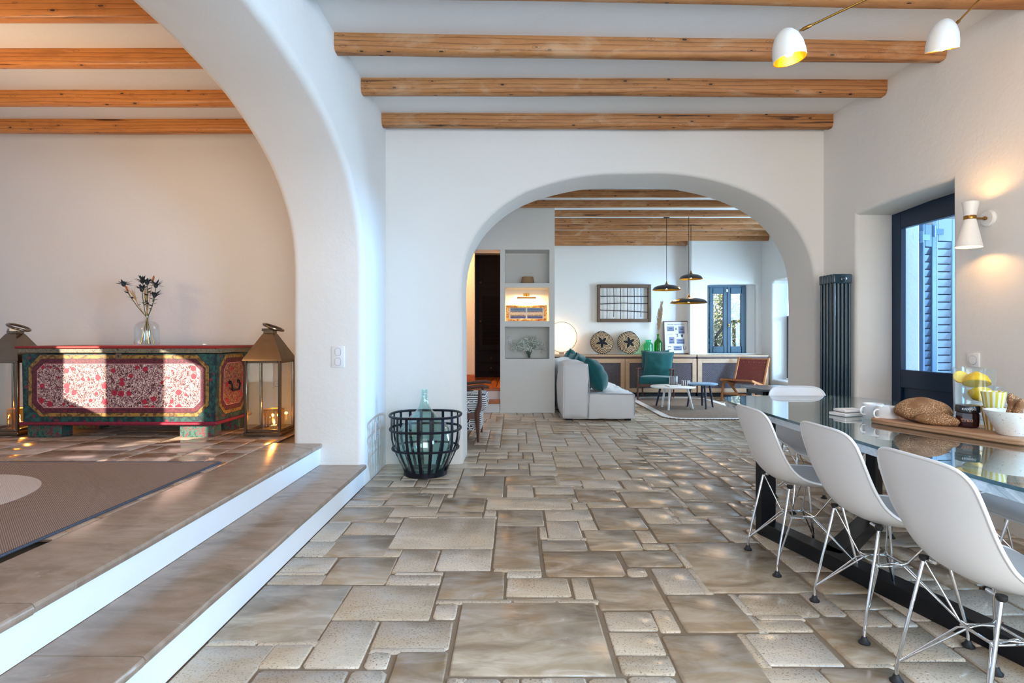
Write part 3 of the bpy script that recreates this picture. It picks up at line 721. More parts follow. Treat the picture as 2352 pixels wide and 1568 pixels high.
mb = MB(); mb.prism([(5.11, 11.84), (5.11, 12.1), (4.925, 12.1), (4.925, 12.04)], .84, 2.32); mb.prism([(4.0, 11.86), (4.125, 12.04), (4.125, 12.1), (4.0, 12.1)], .84, 2.32); struct('wall_window_reveal', mb, 'plaster', smooth=False)
# glazed opening in the lounge right wall
D2 = thing('door_2', None, None, (5.47, 10.0, 0)); D2['kind'] = 'structure'
frame_parts(D2, [('stile', (0, 1.22, 1.0), (.05, .14, 1.24)), ('stile', (0, -1.22, 1.0), (.05, .14, 1.24)), ('rail', (0, 0, .45), (.05, 2.5, .14)), ('rail', (0, 0, 1.58), (.05, 2.5, .08)), ('mullion', (0, 0, 1.0), (.05, .1, 1.24))], 'navy')
m_ = MB(); m_.box((.01, 0, 1.3), (.006, 2.6, 1.9)); part('pane', m_, 'pane', D2)
# ------------------------------------------------------------------ outside
mb = MB(); mb.box((4, 8, -.4), (60, 60, .2)); o = struct('ground', mb, 'ground')
wbox('wall_sun_block', (-6.8, -13, -.3), (-6.5, -2.3, 8.5), 'riser')  # unseen wall added to keep the sun out of the rear openings
mb = MB(); mb.box((3.47, 5.2, 1.5), (.18, .5, 3.2), bevel=.02); mb.jitter(.01, 5); struct('wall_outer_reveal', mb, 'riser')
mb = MB()
mb = MB(); mb.box((3.8, 13.6, .25), (5, .2, 1.1)); struct('wall_garden', mb, 'riser')
def shutter(label, p0, p1, z0, z1, mat, slat_mat, n, sa, sb):
    p0, p1 = Vector(p0), Vector(p1); d = (p1-p0); L = d.length; t = thing('window_shutter', label, 'shutter', p0, math.atan2(d.y, d.x), 'folding shutters outside the side door')
    mx_, lw = (sa+L-sb)/2, L-sa-sb
    frame_parts(t, [('stile', (sa/2, 0, (z0+z1)/2), (sa, .04, z1-z0)), ('stile', (L-sb/2, 0, (z0+z1)/2), (sb, .04, z1-z0)), ('rail', (mx_, 0, z1-.1), (lw, .04, .2)), ('rail', (mx_, 0, z0+.12), (lw, .04, .24))], mat)
    zz0, zz1 = z0+.24, z1-.2; me = None
    for k in range(n):
        z = zz0+(k+.5)*(zz1-zz0)/n
        if me is None:
            m_ = MB(); m_.box((0, 0, 0), (lw, .010, (zz1-zz0)/n*.86), Matrix.Rotation(.18, 3, 'X')); me = m_.mesh('slat', slat_mat)
        link('slat', me, t, (mx_, 0, z))
    m_ = MB(); m_.box((mx_, .014, (zz0+zz1)/2), (lw, .004, zz1-zz0)); part('groove_shade', m_, 'navy', t)  # dark sheet standing in for the shaded grooves between slats
    for z in (z0+.28, z1-.12):
        m_ = MB(); m_.bar((-.13, -.03, z), (.06, -.03, z), .012, .05); m_.tube([(-.04, -.04, z-.05), (-.04, -.04, z+.05)], .014, 8); part('strap_hinge', m_, 'greyblue', t)
    return t
M['lit_shutter'] = plain('lit_grey_shutter', sr(168, 180, 192), .5, var=.04)  # paler copy of the shutter paint, bright daylight put into its colour
M['mid_shutter'] = plain('slate_blue_shutter', sr(70, 100, 128), .5, var=.05)
shutter('slate blue louvred shutter leaf nearest the outer wall, seen through the side door', (3.61, 5.02, 0), (3.76, 5.06, 0), .05, 2.2, 'mid_shutter', 'mid_shutter', 26, .025, .05)
shutter('louvred shutter leaf in a pale brightly lit tone, facing the side door glass', (3.775, 5.08, 0), (3.985, 5.10, 0), .05, 2.26, 'lit_shutter', 'lit_shutter', 26, .02, .055)
def tree(label, x, y, h, seed, mat, n, spread):
    r = random.Random(seed); t = thing('garden_tree', label, 'tree', (x, y, -.3), 0, 'trees outside the far window')
    m_ = MB(); pts = []
    for k in range(7): pts.append((r.uniform(-.05, .05)*k, r.uniform(-.05, .05)*k, k*h*.12))
    m_.tube(pts, [.07-.007*k for k in range(7)], 7); tips = []
    for k in range(9):
        b = Vector(pts[2+k % 5]); d = Vector((r.uniform(-1, 1), r.uniform(-.6, .6), r.uniform(.3, 1))).normalized()*h*r.uniform(.25, .5)
        m_.tube([b, b+d*.5+Vector((r.uniform(-.1, .1), 0, .08)), b+d], [.03, .02, .008], 5); tips.append(b+d); tips.append(b+d*.6)
    part('trunk', m_, 'bark', t)
    m_ = MB()
    for k in range(n):
        c = r.choice(tips)+Vector((r.gauss(0, spread), r.gauss(0, spread*.7), r.gauss(0, spread)))
        a = Vector((r.uniform(-1, 1), r.uniform(-1, 1), r.uniform(-1, 1))).normalized(); b = a.orthogonal().normalized(); s = r.uniform(.03, .06)
        m_.face([m_.bm.verts.new(c+a*s), m_.bm.verts.new(c+b*s*.5), m_.bm.verts.new(c-a*s), m_.bm.verts.new(c-b*s*.5)])
    tag(part('foliage', m_, mat, t), kind='stuff'); return t
tree('green leafy garden tree behind the left pane of the lounge window', 5.62, 15.6, 3.0, 1, 'leaf', 2600, .28)
tree('sparse bare-branched tree with pale leaves behind the window pane beside the hinge', 6.55, 16.4, 2.9, 2, 'leaf2', 1300, .3)
tree('yellowish garden bush low behind the lounge window', 6.35, 17.6, 2.0, 3, 'leaf', 2200, .35)
# ------------------------------------------------------------------ dining table
TZ = .77
tab = thing('dining_table', 'long dining table with green-edged glass over grey marble and a black steel base', 'table', (2.0, 2.74, 0))
def boat(k, n=56):
    pts = []
    for i in range(n):
        a = 2*PI*(i+.5)/n; c, s = math.cos(a), math.sin(a)
        pts.append(((.565-k)*math.copysign(abs(c)**.34, c)*(1-.06*abs(s)**3), (1.43-k)*math.copysign(abs(s)**.22, s)*(1-.05*abs(c)**2)))
    return pts
m_ = MB(); m_.prism(boat(.004), TZ-.046, TZ-.0135); m_.jitter(.002, 9); part('marble_top', m_, 'marble', tab, ang=50)
m_ = MB(); m_.prism(boat(.0), TZ-.013, TZ); gt = part('glass_top', m_, 'table_glass', tab, ang=50)
m_ = MB(); P = boat(-.0006); m_.grid(lambda u, v: (*P[int(round(v*len(P))) % len(P)], TZ-.013+u*.0125), 1, len(P), True); part('glass_edge', m_, 'glass_edge', gt, ang=50)
def flo(a, b, nm='foot_bar'):
    m_ = MB(); A = Vector((a[0]-2.0, a[1]-2.74, .04)); B = Vector((b[0]-2.0, b[1]-2.74, .04)); m_.bar(A, B, .10, .08, bevel=.003); part(nm, m_, 'black', tab)
def upr(x, y, ang):
    m_ = MB(); m_.box((x-2.0, y-2.74, (TZ-.046)/2), (.10, .06, TZ-.046), Matrix.Rotation(ang, 3, 'Z'), .003); part('leg', m_, 'black', tab)
flo((1.54, 3.46), (2.02, 1.62)); flo((2.33, 3.66), (1.66, 2.96)); flo((2.42, 1.7), (1.92, 2.05))
upr(1.54, 3.46, .25); upr(2.33, 3.66, .6); upr(2.02, 1.62, .25); upr(2.42, 1.7, -.6)
m_ = MB(); m_.bar((-.45, .6, TZ-.056), (.3, .85, TZ-.056), .06, .02); m_.bar((-.05, -1.05, TZ-.056), (.4, -1.0, TZ-.056), .06, .02); m_.bar((-.2, -1.0, TZ-.056), (-.1, .75, TZ-.056), .06, .02); part('top_rail', m_, 'black', tab)
# ------------------------------------------------------------------ moulded shell chairs on wire bases
CP = [(-.272, .826), (-.262, .77), (-.246, .70), (-.226, .62), (-.204, .555), (-.172, .495), (-.122, .452), (-.055, .432), (.03, .428), (.11, .432), (.18, .437), (.235, .436), (.272, .424), (.290, .408)]
CW = [.198, .205, .210, .213, .213, .213, .218, .226, .232, .234, .233, .230, .224, .215]
CC = [.018, .024, .032, .042, .052, .060, .060, .052, .042, .032, .022, .012, .004, .0]
def lerp(a, t):
    t = max(0, min(1, t))*(len(a)-1); i = min(len(a)-2, int(t)); f = t-i
    g = lambda k: a[max(0, min(len(a)-1, k))]
    def cr(p0, p1, p2, p3): return .5*(2*p1+(p2-p0)*f+(2*p0-5*p1+4*p2-p3)*f*f+(3*p1-p0-3*p2+p3)*f**3)
    if isinstance(a[0], tuple): return tuple(cr(*(g(i+k)[c] for k in (-1, 0, 1, 2))) for c in range(2))
    return cr(*(g(i+k) for k in (-1, 0, 1, 2)))
def shell_pt(u, v):
    t = 2*u-1; tt = math.copysign(1-(1-abs(t))**1.5, t)*.9985; u2 = (tt+1)/2
    y, z = lerp(CP, u2); y1, z1 = lerp(CP, u2+.01); y0, z0 = lerp(CP, u2-.01)
    ty, tz = y1-y0, z1-z0; L = math.hypot(ty, tz); ny, nz = -tz/L, ty/L
    e = 5.0 if tt < 0 else 5.5
    w = lerp(CW, u2)*(1-abs(tt)**(e*(3.2 if tt < 0 else 1.8)))**(1/2.6); c = lerp(CC, u2)*min(1, w/.2)**2
    q = 2*v-1; sgn = 1
    nn = abs(q)**2.6*c
    return Vector((w*q, y+ny*nn, z+nz*nn))
def make_chair():
    t = thing('shell_chair', 'white moulded plastic shell chair on a chrome wire base', 'chair', (0, 0, 0), 0, 'white shell chairs around the dining table')
    m_ = MB(); R = m_.grid(lambda u, v: shell_pt(u, v), 40, 18); o = part('shell', m_, 'shell', t, ang=180); mods(o, .006, 1)
    edge = [shell_pt(k/60, 0) for k in range(61)]+[shell_pt(k/60, 1) for k in range(60, -1, -1)]
    e2 = [edge[0]]
    for p in edge[1:]:
        if (p-e2[-1]).length > .006: e2.append(p)
    m_ = MB(); m_.tube(e2, .0062, 8, True); part('rim', m_, 'shell', o, ang=180)
    feet = {(-1, -1): (-.177, -.192), (1, -1): (.177, -.192), (-1, 1): (-.21, .195), (1, 1): (.21, .195)}
    nodes = {(sx, sy): Vector((sx*.062, sy*.058, .255)) for sx in (-1, 1) for sy in (-1, 1)}
    mounts = {(-1, -1): (-.15, -.115), (1, -1): (.15, -.115), (-1, 1): (-.15, .13), (1, 1): (.15, .13)}
    mz = {-1: .440, 1: .424}
    for key, (x, y) in feet.items():
        mx, my = mounts[key]; top = Vector((mx, my, mz[key[1]])); bot = Vector((x, y, .055))
        m_ = MB(); m_.tube([(x, y, .012), (x, y, .045), bot+(top-bot)*.05, bot+(top-bot)*.97, top, top+Vector((-key[0]*.05, 0, .004))], .0062, 8); lg = part('leg', m_, 'chrome', t, ang=80)
        m_ = MB(); m_.lathe([(0, 0), (.021, 0), (.022, .006), (.014, .013), (.009, .026), (0, .026)], 14, (x, y, 0)); part('glide', m_, 'rubber', lg)
        m_ = MB(); m_.lathe([(0, -.008), (.011, -.008), (.015, -.001), (.015, .008), (0, .008)], 12, (mx, my, mz[key[1]]+.001)); part('mount', m_, 'rubber', lg)
    for sx in (-1, 1):
        for sy in (-1, 1):
            x, y = feet[(sx, sy)]; p = Vector((x*.985, y*.985, .07)); n1, n2 = nodes[(-sx*0+sx, sy)], nodes[(sx, sy)]
            m_ = MB()
            for dx, up in ((.0, (-sx, sy)), (.012, (sx, -sy))):
                q = nodes[(sx, sy)]+Vector((-sx*dx*2, -sy*dx, dx*.5)); mm = Vector((*mounts[up], mz[up[1]]-.004)); qq = nodes[up]+Vector((0, 0, .004))
                m_.tube([p, p+(q-p)*.94, q+(qq-q)*.12, qq+(q-qq)*.12, qq+(mm-qq)*.06, mm], .0038, 6)
            part('brace_wire', m_, 'chrome', t, ang=80)
    m_ = MB(); n = [nodes[k] for k in ((-1, -1), (1, -1), (1, 1), (-1, 1))]; m_.tube([n[0], n[1], n[2], n[3]], .0045, 6, True); part('center_ring', m_, 'chrome', t, ang=80)
    return t
ch0 = make_chair(); chairs = [ch0]
CH = [(1.515, 3.02, -PI/2, 'white shell chair of the front row standing furthest from the camera'),
      (1.563, 2.40, -PI/2+.02, 'white shell chair in the middle of the row with its back to the stone steps'),
      (1.53, 1.80, -PI/2+.03, 'white shell chair largest in view, closest to the camera beside the table'),
      (2.12, 4.03, PI-.06, 'white shell chair at the far head of the table, in front of the radiator'),
      (2.46, 3.18, PI/2+.05, 'white shell chair across the table, near the glazed door'),
      (2.45, 2.48, PI/2, 'white shell chair across the table, behind the bread board, nearest the wall sconce')]
for i, (x, y, a, lab) in enumerate(CH):
    c = ch0 if i == 0 else copy_tree(ch0); c.location = (x, y, 0); c.rotation_euler = (0, 0, a); c['label'] = lab
# ------------------------------------------------------------------ things on the table
def mug(x, y, ang, label):
    t = thing('mug', label, 'mug', (x, y, TZ), ang, 'white mugs on the glass table')
    m_ = MB(); m_.lathe([(0, .004), (.043, .004), (.046, .0), (.049, .006), (.049, .08), (.047, .082), (.0455, .079), (.045, .01), (0, .01)], 28); b = part('cup', m_, 'white_ceramic', t)
    m_ = MB(); m_.tube([(-.047, 0, .066), (-.062, 0, .066), (-.073, 0, .056), (-.075, 0, .044), (-.071, 0, .032), (-.06, 0, .025), (-.047, 0, .026)], .0048, 8); part('handle', m_, 'white_ceramic', t); return t
mug(1.89, 2.975, .15, 'white mug standing next to the stone trivet, further of the two'); mug(1.885, 2.855, .12, 'white mug closest to the wooden board, its handle towards the trivet')
m_ = MB(); m_.box((0, 0, .010), (.15, .11, .018), bevel=.003); o = part('trivet', m_, 'white_ceramic', loc=(1.835, 3.11, TZ), rot=(0, 0, .3)); tag(o, 'thin white stone trivet lying beyond the two white mugs', 'trivet')
m_ = MB(); m_.box((0, 0, .009), (.12, .10, .014), bevel=.004); m_.jitter(.003, 18); o = part('napkin', m_, 'paper', loc=(1.845, 3.115, TZ+.0195), rot=(0, 0, .12)); tag(o, 'folded white napkin lying on the stone trivet', 'napkin')
brd = thing('cutting_board', 'long rounded wooden board carrying the bread on the glass table', 'board', (2.03, 2.58, TZ), math.atan2(-.2, .57)*-1)
brd.rotation_euler = (0, 0, .335)
m_ = MB(); pts = []
for i in range(48):
    a = 2*PI*(i+.5)/48; c, s = math.cos(a), math.sin(a); pts.append((.15*math.copysign(abs(c)**.3, c), .345*math.copysign(abs(s)**.2, s)))
m_.prism(pts, 0, .025); o = part('plank', m_, 'board', brd, ang=50); mods(o, bevel=.006)
BZ = TZ+.025
def loaf(name, label, cat, c, d, rz, mat='crust', seed=0, score=False):
    m_ = MB(); m_.sphere((0, 0, 0), (d[0]/2, d[1]/2, d[2]/2), 28, 18)
    for v in m_.bm.verts:
        if v.co.z < 0: v.co.z *= .62
        n = noise.noise(v.co*22+Vector((seed, 0, 0))); v.co *= 1+.05*n
        if score and v.co.z > 0:
            k = math.exp(-((v.co.y-d[1]*.12+.01*math.sin(v.co.x*30))/.006)**2); v.co.z -= .012*k*(1-abs(v.co.x)/(d[0]*.52))
    zmin = min(v.co.z for v in m_.bm.verts)
    for v in m_.bm.verts: v.co.z -= zmin
    o = part(name, m_, mat, loc=c, rot=(0, 0, rz), ang=80); return tag(o, label, cat)
loaf('bread_loaf', 'oval seeded bread loaf scored along its top on the wooden board', 'bread', (1.955, 2.705, BZ), (.23, .15, .145), -.55, seed=1, score=True)
def stick(name, label, p, a, L, r, tilt=0.0, seed=0, grp='seeded breadsticks in the white bowl'):
    m_ = MB(); n = 10; m_.tube([(0, math.sin(k*.5)*.003, k*L/n) for k in range(n+1)], [r*(.55 if k in (0, n) else (.9 if k in (1, n-1) else 1.0))*(1+.08*math.sin(k*2.1+seed)) for k in range(n+1)], 10)
    o = part(name, m_, 'crust', loc=p, ang=80); o.rotation_euler = (tilt, 0, a) if tilt else (PI/2, 0, a); return tag(o, label, 'breadstick' if 'stick' in name else 'bread', grp)
loaf('bread_roll', 'long seeded roll lying in front of the oval loaf', 'bread', (1.945, 2.60, BZ), (.17, .066, .07), -.75, seed=5)
loaf('bread_roll', 'stubby dark seeded roll end between the long roll and the jam jar', 'bread', (2.0, 2.575, BZ), (.06, .05, .055), -.6, seed=8)
jar = thing('jam_jar', 'small dark jam jar with a black lid on the wooden board', 'jar', (2.045, 2.55, BZ), -.3)
m_ = MB(); m_.lathe([(0, .001), (.036, .001), (.043, .008), (.045, .03), (.045, .062), (.041, .07), (0, .07)], 8); part('glass_body', m_, 'jam', jar, ang=25)
m_ = MB(); m_.lathe([(0, .069), (.046, .069), (.047, .074), (.047, .097), (.045, .10), (0, .10)], 28); lid = part('lid', m_, 'black_paint', jar)
M['label_orange'] = plain('orange_print', sr(222, 140, 84), .6, var=.05)
text('printed_word', 'ΣΥΚΟ', .016, 'label_orange', jar, (-.019, -.0415, .034), (PI/2, 0, -.42))
text('printed_script', 'εγροφά', .014, 'paper', lid, (-.013, -.0465, .086), (PI/2, 0, -.26))
def papercup(x, y, z, mat, label):
    m_ = MB(); m_.lathe([(0, .004), (.029, .0), (.03, .002), (.045, .098), (.0465, .10), (.0445, .099), (.028, .006), (0, .006)], 28); return tag(part('paper_cup', m_, mat, loc=(x, y, z), rot=(0, 0, .3)), label, 'cup', 'striped paper cups stacked on the board')
papercup(2.098, 2.475, BZ, 'ochre_stripe', 'ochre striped cup standing on the board, lower of the stacked pair'); papercup(2.098, 2.475, BZ+.068, 'yellow_stripe', 'yellow striped cup nested in the ochre striped cup, upper of the pair')
bwl = (2.065, 2.345, BZ)
m_ = MB(); m_.lathe([(0, .0), (.044, .0), (.048, .003), (.094, .098), (.0945, .101), (.091, .10), (.046, .008), (0, .008)], 36); tag(part('bowl', m_, 'speckle', loc=bwl), 'white speckled conical bowl full of breadsticks at the board end', 'bowl')
for i, (dx, dy, L, ti, a) in enumerate(((-.045, .01, .155, .22, 1.2), (-.02, -.03, .145, .18, .5), (.025, .02, .16, .12, -1.0), (.05, .015, .16, .2, -1.4), (.075*.8, -.03, .15, .25, -2.0))):
    stick('breadstick', ['seeded breadstick leaning towards the cups, first in the bowl', 'short golden breadstick at the front of the bowl', 'breadstick standing upright in the middle of the bowl', 'breadstick next to the upright one, further from the cups', 'breadstick leaning out over the bowl rim away from the bread'][i], (bwl[0]+dx*.55, bwl[1]+dy*.55, BZ+.012), a, L, .0145, ti, i)
pit = thing('pitcher', 'tall clear glass pitcher of water with lemon halves', 'pitcher', (2.245, 2.76, TZ), 0)
m_ = MB(); m_.lathe([(0, .004), (.072, .0), (.078, .006), (.084, .27), (.087, .282), (.083, .281), (.079, .27), (.0735, .014), (0, .014)], 36); part('glass_body', m_, 'glass', pit)
m_ = MB(); m_.lathe([(0, .015), (.0725, .015), (.0765, .20), (0, .20)], 30); part('water', m_, 'water', pit)
m_ = MB(); m_.tube([(.082, 0, .155), (.105, 0, .185), (.135, 0, .185), (.155, 0, .16), (.158, 0, .125), (.145, 0, .085), (.115, 0, .06), (.078, 0, .055)], .011, 10); part('handle', m_, 'glass', pit)
def lemon(label, p, rot, s=1.0):
    t = thing('lemon_half', label, 'lemon', p, 0, 'lemon halves in the pitcher'); t.rotation_euler = rot
    m_ = MB(); m_.lathe([(0, -.038), (.006, -.036), (.012, -.031), (.026, -.022), (.033, -.008), (.034, 0), (0, 0)], 20); part('rind', m_, 'lemon', t); m_ = MB(); m_.lathe([(0, .0006), (.031, .0006), (.031, .0), (0, .0)], 20); part('flesh', m_, 'rind', t); t.scale = (s, s, s)
lemon('large lemon half floating at the middle of the pitcher', (2.245, 2.745, TZ+.205), (2.8, .25, 0), 1.65)
lemon('lemon half tilted down below the large one', (2.26, 2.745, TZ+.165), (-.35, .5, .5), 1.4)
lemon('lemon piece poking up beside the pitcher rim', (2.205, 2.79, TZ+.235), (.9, -.6, 0), .95)
for i, (px, py, Y) in enumerate(((2025, 1332, None), (2296, 1430, None))):
    Y = 1.2*F/(py-CY); p = at(px, py, Y); m_ = MB(); r = random.Random(i+3)
    m_.grid(lambda u, v: ((u-.5)*.05, (v-.5)*.022*(1-abs(2*u-1)**2)+.006*math.sin(u*9), .004+.006*math.sin(u*6+i)+.006*abs(v-.5)), 8, 4)
    M.setdefault('dry_leaf', plain('dry_brown_leaf', sr(140, 78, 44), .8, var=.3)); o = part('dry_leaf', m_, 'dry_leaf', loc=(p.x, p.y, .001), rot=(0, 0, i*1.4)); mods(o, .001, 0, offset=1); tag(o, ['curled brown dry leaf on the floor behind the middle chair', 'curled brown dry leaf under the table beside the largest chair'][i], 'leaf')
# ------------------------------------------------------------------ radiator
rad = thing('radiator', 'tall dark teal column radiator on the wall beside the side door', 'radiator', rY(4.98, -.125), math.atan2(RD.y, RD.x))
ns, tz0, tz1 = 5, .14, 1.745
for k in range(ns):
    x = (k-(ns-1)/2)*.046; m_ = MB()
    for j in range(5):
        y = (j-2)*.034; m_.tube([(x, y, tz0+.03), (x, y, tz1-.06)], .0125, 10)
    for z in (tz0, tz1-.085): m_.box((x, 0, z+.0425), (.036, .172, .085), bevel=.014, seg=3)
    part('section', m_, 'anthracite', rad)
m_ = MB(); xx = (ns-1)/2*.046+.018; m_.lathe([(0, 0), (.026, 0), (.026, .012), (.018, .016), (.018, .026), (0, .026)], 20, (xx, .0, tz1-.045), Matrix.Rotation(PI/2, 3, 'Y')); vv = part('valve_collar', m_, 'anthracite', rad)
m_ = MB(); m_.lathe([(0, .02), (.012, .02), (.012, .036), (0, .038)], 6, (xx, 0, tz1-.045), Matrix.Rotation(PI/2, 3, 'Y')); part('vent_screw', m_, 'chrome', vv)
m_ = MB(); m_.tube([(0, .06, 0), (0, .06, tz0+.02)], .011, 8); part('pipe', m_, 'anthracite', rad)
# ------------------------------------------------------------------ wall sconce, ceiling lamp
wp = rY(3.60); sc = thing('wall_sconce', 'white hourglass wall sconce with brass collar on the side wall', 'wall lamp', (wp.x, wp.y, 1.955), math.atan2(RD.y, RD.x))
m_ = MB(); m_.lathe([(0, 0), (.052, 0), (.052, .014), (.045, .02), (0, .02)], 28, (0, 0, 0), Matrix.Rotation(PI/2, 3, 'X')); part('backplate', m_, 'white_paint', sc)
m_ = MB(); m_.tube([(0, -.018, 0), (.02, -.11, -.006)], .007, 10); m_.sphere((0, -.03, 0), .013); part('arm', m_, 'brass', sc)
hc = Vector((.03, -.155, -.004)); tl = Matrix.Rotation(.02, 3, 'Y') @ Matrix.Rotation(-.03, 3, 'X')
m_ = MB(); m_.lathe([(.046, .098), (.044, .098), (.029, .012), (.027, 0), (.030, -.012), (.071, -.185), (.0735, -.185), (.033, -.014), (.030, 0), (.0315, .012)], 32, hc, tl, True); part('shade', m_, 'white_paint', sc)
m_ = MB(); m_.lathe([(.0325, .012), (.034, .01), (.034, -.01), (.0325, -.012)], 28, hc); part('collar', m_, 'brass', sc)
for z, e in ((.055, 2.6), (-.13, 3.0)):
    m_ = MB(); m_.sphere(hc+Vector((0, 0, z)), .014, 10, 8); part('bulb', m_, 'bulb', sc)
    l = light('sconce_light', 'POINT', (0, 0, 0), e, WARM, shadow_soft_size=.014); l.parent = sc; l.location = hc+Vector((0, 0, z+(.018 if z > 0 else -.018)))
pen = thing('ceiling_lamp', 'brass ceiling lamp whose long arms carry two cream domes over the table', 'ceiling lamp', (2.18, 2.2, 3.25))
m_ = MB(); m_.lathe([(0, 0), (.07, 0), (.07, -.02), (.01, -.035), (.01, -.33), (.03, -.34), (.03, -.38), (0, -.385)], 24); part('stem', m_, 'brass', pen)
hub = Vector((0, 0, -.355)); base = Vector((2.18, 2.2, 3.25))
for (px, py, Y, tx, ty, apx, apy) in ((1810, 108, 2.7, .30, .0, 1838, 70), (2166, 86, 2.95, .30, .06, 2190, 61)):
    c = at(px, py, Y)-base; a = at(apx, apy, Y+.0)-base
    rm = Matrix.Rotation(-.03, 3, 'X') @ Matrix.Rotation(-.14, 3, 'Y')
    if px > 2000: rm = Matrix.Rotation(.32, 3, 'X') @ Matrix.Rotation(-.14, 3, 'Y')
    m_ = MB(); d = (hub-a).normalized(); m_.tube([a+d*.03, hub], .0052, 10); m_.tube([a-d*.004, a+d*.006, a+d*.012, a+d*.045, a+d*.05], [.004, .005, .0085, .0085, .005], 10); arm = part('arm', m_, 'brass', pen)
    m_ = MB(); prof = [(.0745, -.062), (.074, -.03), (.068, .012), (.054, .050), (.034, .075), (.015, .087), (0, .089)]
    m_.lathe(prof, 32, c, rm); sh = part('dome_shade', m_, 'white_paint', pen)
    m_ = MB(); m_.lathe([(.0745, -.062), (.0715, -.060), (.071, -.03), (.064, .011), (.05, .047), (.03, .071), (0, .082)], 32, c, rm); part('gilt_lining', m_, 'gold', sh)
    bc = c+rm @ Vector((0, 0, -.022 if px < 2000 else -.04)); m_ = MB(); m_.sphere(bc, .024, 14, 10); part('bulb', m_, 'bulb', pen)
    l = light('dome_light', 'POINT', (0, 0, 0), 7, WARM, shadow_soft_size=.02); l.parent = pen; l.location = c+rm @ Vector((0, 0, -.066))
# ------------------------------------------------------------------ switches and sockets
def plate(name, label, loc, rot, w, h, kind):
    t = thing(name, label, 'switch' if kind == 'rocker' else 'socket', loc); t.rotation_euler = rot
    m_ = MB(); m_.box((0, -.005, 0), (w, .010, h), bevel=.003, seg=2); part('cover_plate', m_, 'switch', t)
    k = max(1, round(h/w))
    for i in range(k):
        z = (i-(k-1)/2)*h/k*.92; rx, rz = (.024, .030) if kind == 'rocker' else (.022, .022)
        if k == 1: rx = rz = .028
        ring = [(rx*math.copysign(abs(math.cos(a))**.75, math.cos(a)), -.0102, z+rz*math.copysign(abs(math.sin(a))**.75, math.sin(a))) for a in [2*PI*q/28 for q in range(28)]]
        m_ = MB(); m_.tube(ring, .0021, 6, True); part('rim', m_, 'grey_line', t)
        m_ = MB()
        if kind == 'rocker': m_.prism([(x*.9, zz*.98+z*.02) for x, _, zz in ring], 0, .004, lambda x, y, q: Vector((x, -.010-q, y))); part('rocker', m_, 'switch', t)
        else:
            for dx in (-.008, .008): m_.lathe([(0, 0), (.003, 0), (.003, .001), (0, .001)], 8, (dx, -.0105, z), Matrix.Rotation(PI/2, 3, 'X'))
            part('socket_hole', m_, 'rubber', t)
    return t
p = at(777, 819, 4.572); plate('light_switch', 'white double rocker switch plate on the arch pillar', (p.x, 4.571, p.z), (0, 0, 0), .105, .172, 'rocker')
p = rY(3.71); plate('light_switch', 'single round white switch on the side wall above the pitcher', (p.x, p.y, 1.05), (0, 0, math.atan2(RD.y, RD.x)), .09, .09, 'rocker')
plate('wall_socket', 'white double socket low on the wall in the basket shadow', (XL, 4.98, .38), (0, 0, PI/2), .085, .16, 'socket')
plate('wall_socket', 'pale socket on the warm wall just behind the tall lantern by the pillar', (-2.34, 5.6, .74), (0, 0, 0), .09, .09, 'socket')
p = at(1170, 781, 9.39); plate('wall_socket', 'white double socket inside the lowest wall niche', (p.x, 9.389, p.z), (0, 0, 0), .075, .16, 'socket')
# ------------------------------------------------------------------ demijohn in an iron basket
BX, BY = -.772, 4.965
bk = thing('iron_basket', 'black iron strap basket holding the green glass demijohn', 'basket', (BX, BY, 0))
hoops = [(.310, .523, .011), (.306, .404, .011), (.286, .236, .010)]
for r, z, k in hoops:
    m_ = MB(); m_.tube([(r*math.cos(a), r*math.sin(a), z+.004*math.sin(3*a)) for a in [2*PI*q/40 for q in range(40)]], k, 8, True); part('hoop', m_, 'iron', bk)
m_ = MB(); m_.lathe([(.183, .004), (.187, .004), (.189, .045), (.185, .045)], 36, closed=True); m_.lathe([(0, .012), (.183, .012), (.183, .018), (0, .018)], 24); part('base_band', m_, 'iron', bk)
me = None
for q in range(18):
    a = 2*PI*(q+.35)/18
    if me is None:
        m_ = MB(); pts = [(.300, .522), (.302, .404), (.298, .32), (.280, .236), (.252, .17), (.212, .09), (.188, .035), (.187, .006)]
        L_ = [m_.bm.verts.new((r+dr, s*.013, z)) for r, z in pts for dr, s in ((0, -1), (0, 1), (-.004, 1), (-.004, -1))]
        for i in range(len(pts)-1):
            for j in range(4): m_.face((L_[4*i+j], L_[4*i+(j+1) % 4], L_[4*i+4+(j+1) % 4], L_[4*i+4+j]))
        me = m_.mesh('strap', 'iron', ang=25)
    link('strap', me, bk, rot=(0, 0, a))
dj = thing('demijohn', 'large pale green glass demijohn standing inside the black iron basket', 'bottle', (BX-.012, BY, .0185))
m_ = MB(); outer = [(0, .0), (.13, .0), (.16, .012), (.205, .07), (.246, .16), (.256, .25), (.236, .34), (.19, .42), (.13, .485), (.075, .535), (.045, .58), (.034, .63), (.031, .66), (.033, .665), (.033, .675), (.030, .68), (.030, .712), (.034, .718), (.033, .724)]
m_.lathe(outer, 44); m_.lathe([(.028, .724), (.026, .66), (.030, .62), (.042, .575), (.072, .53), (.126, .48), (.186, .415), (.232, .335), (.252, .25), (.242, .16), (.2, .074), (.15, .016), (0, .012)], 44); part('glass_body', m_, 'demijohn', dj, ang=60)
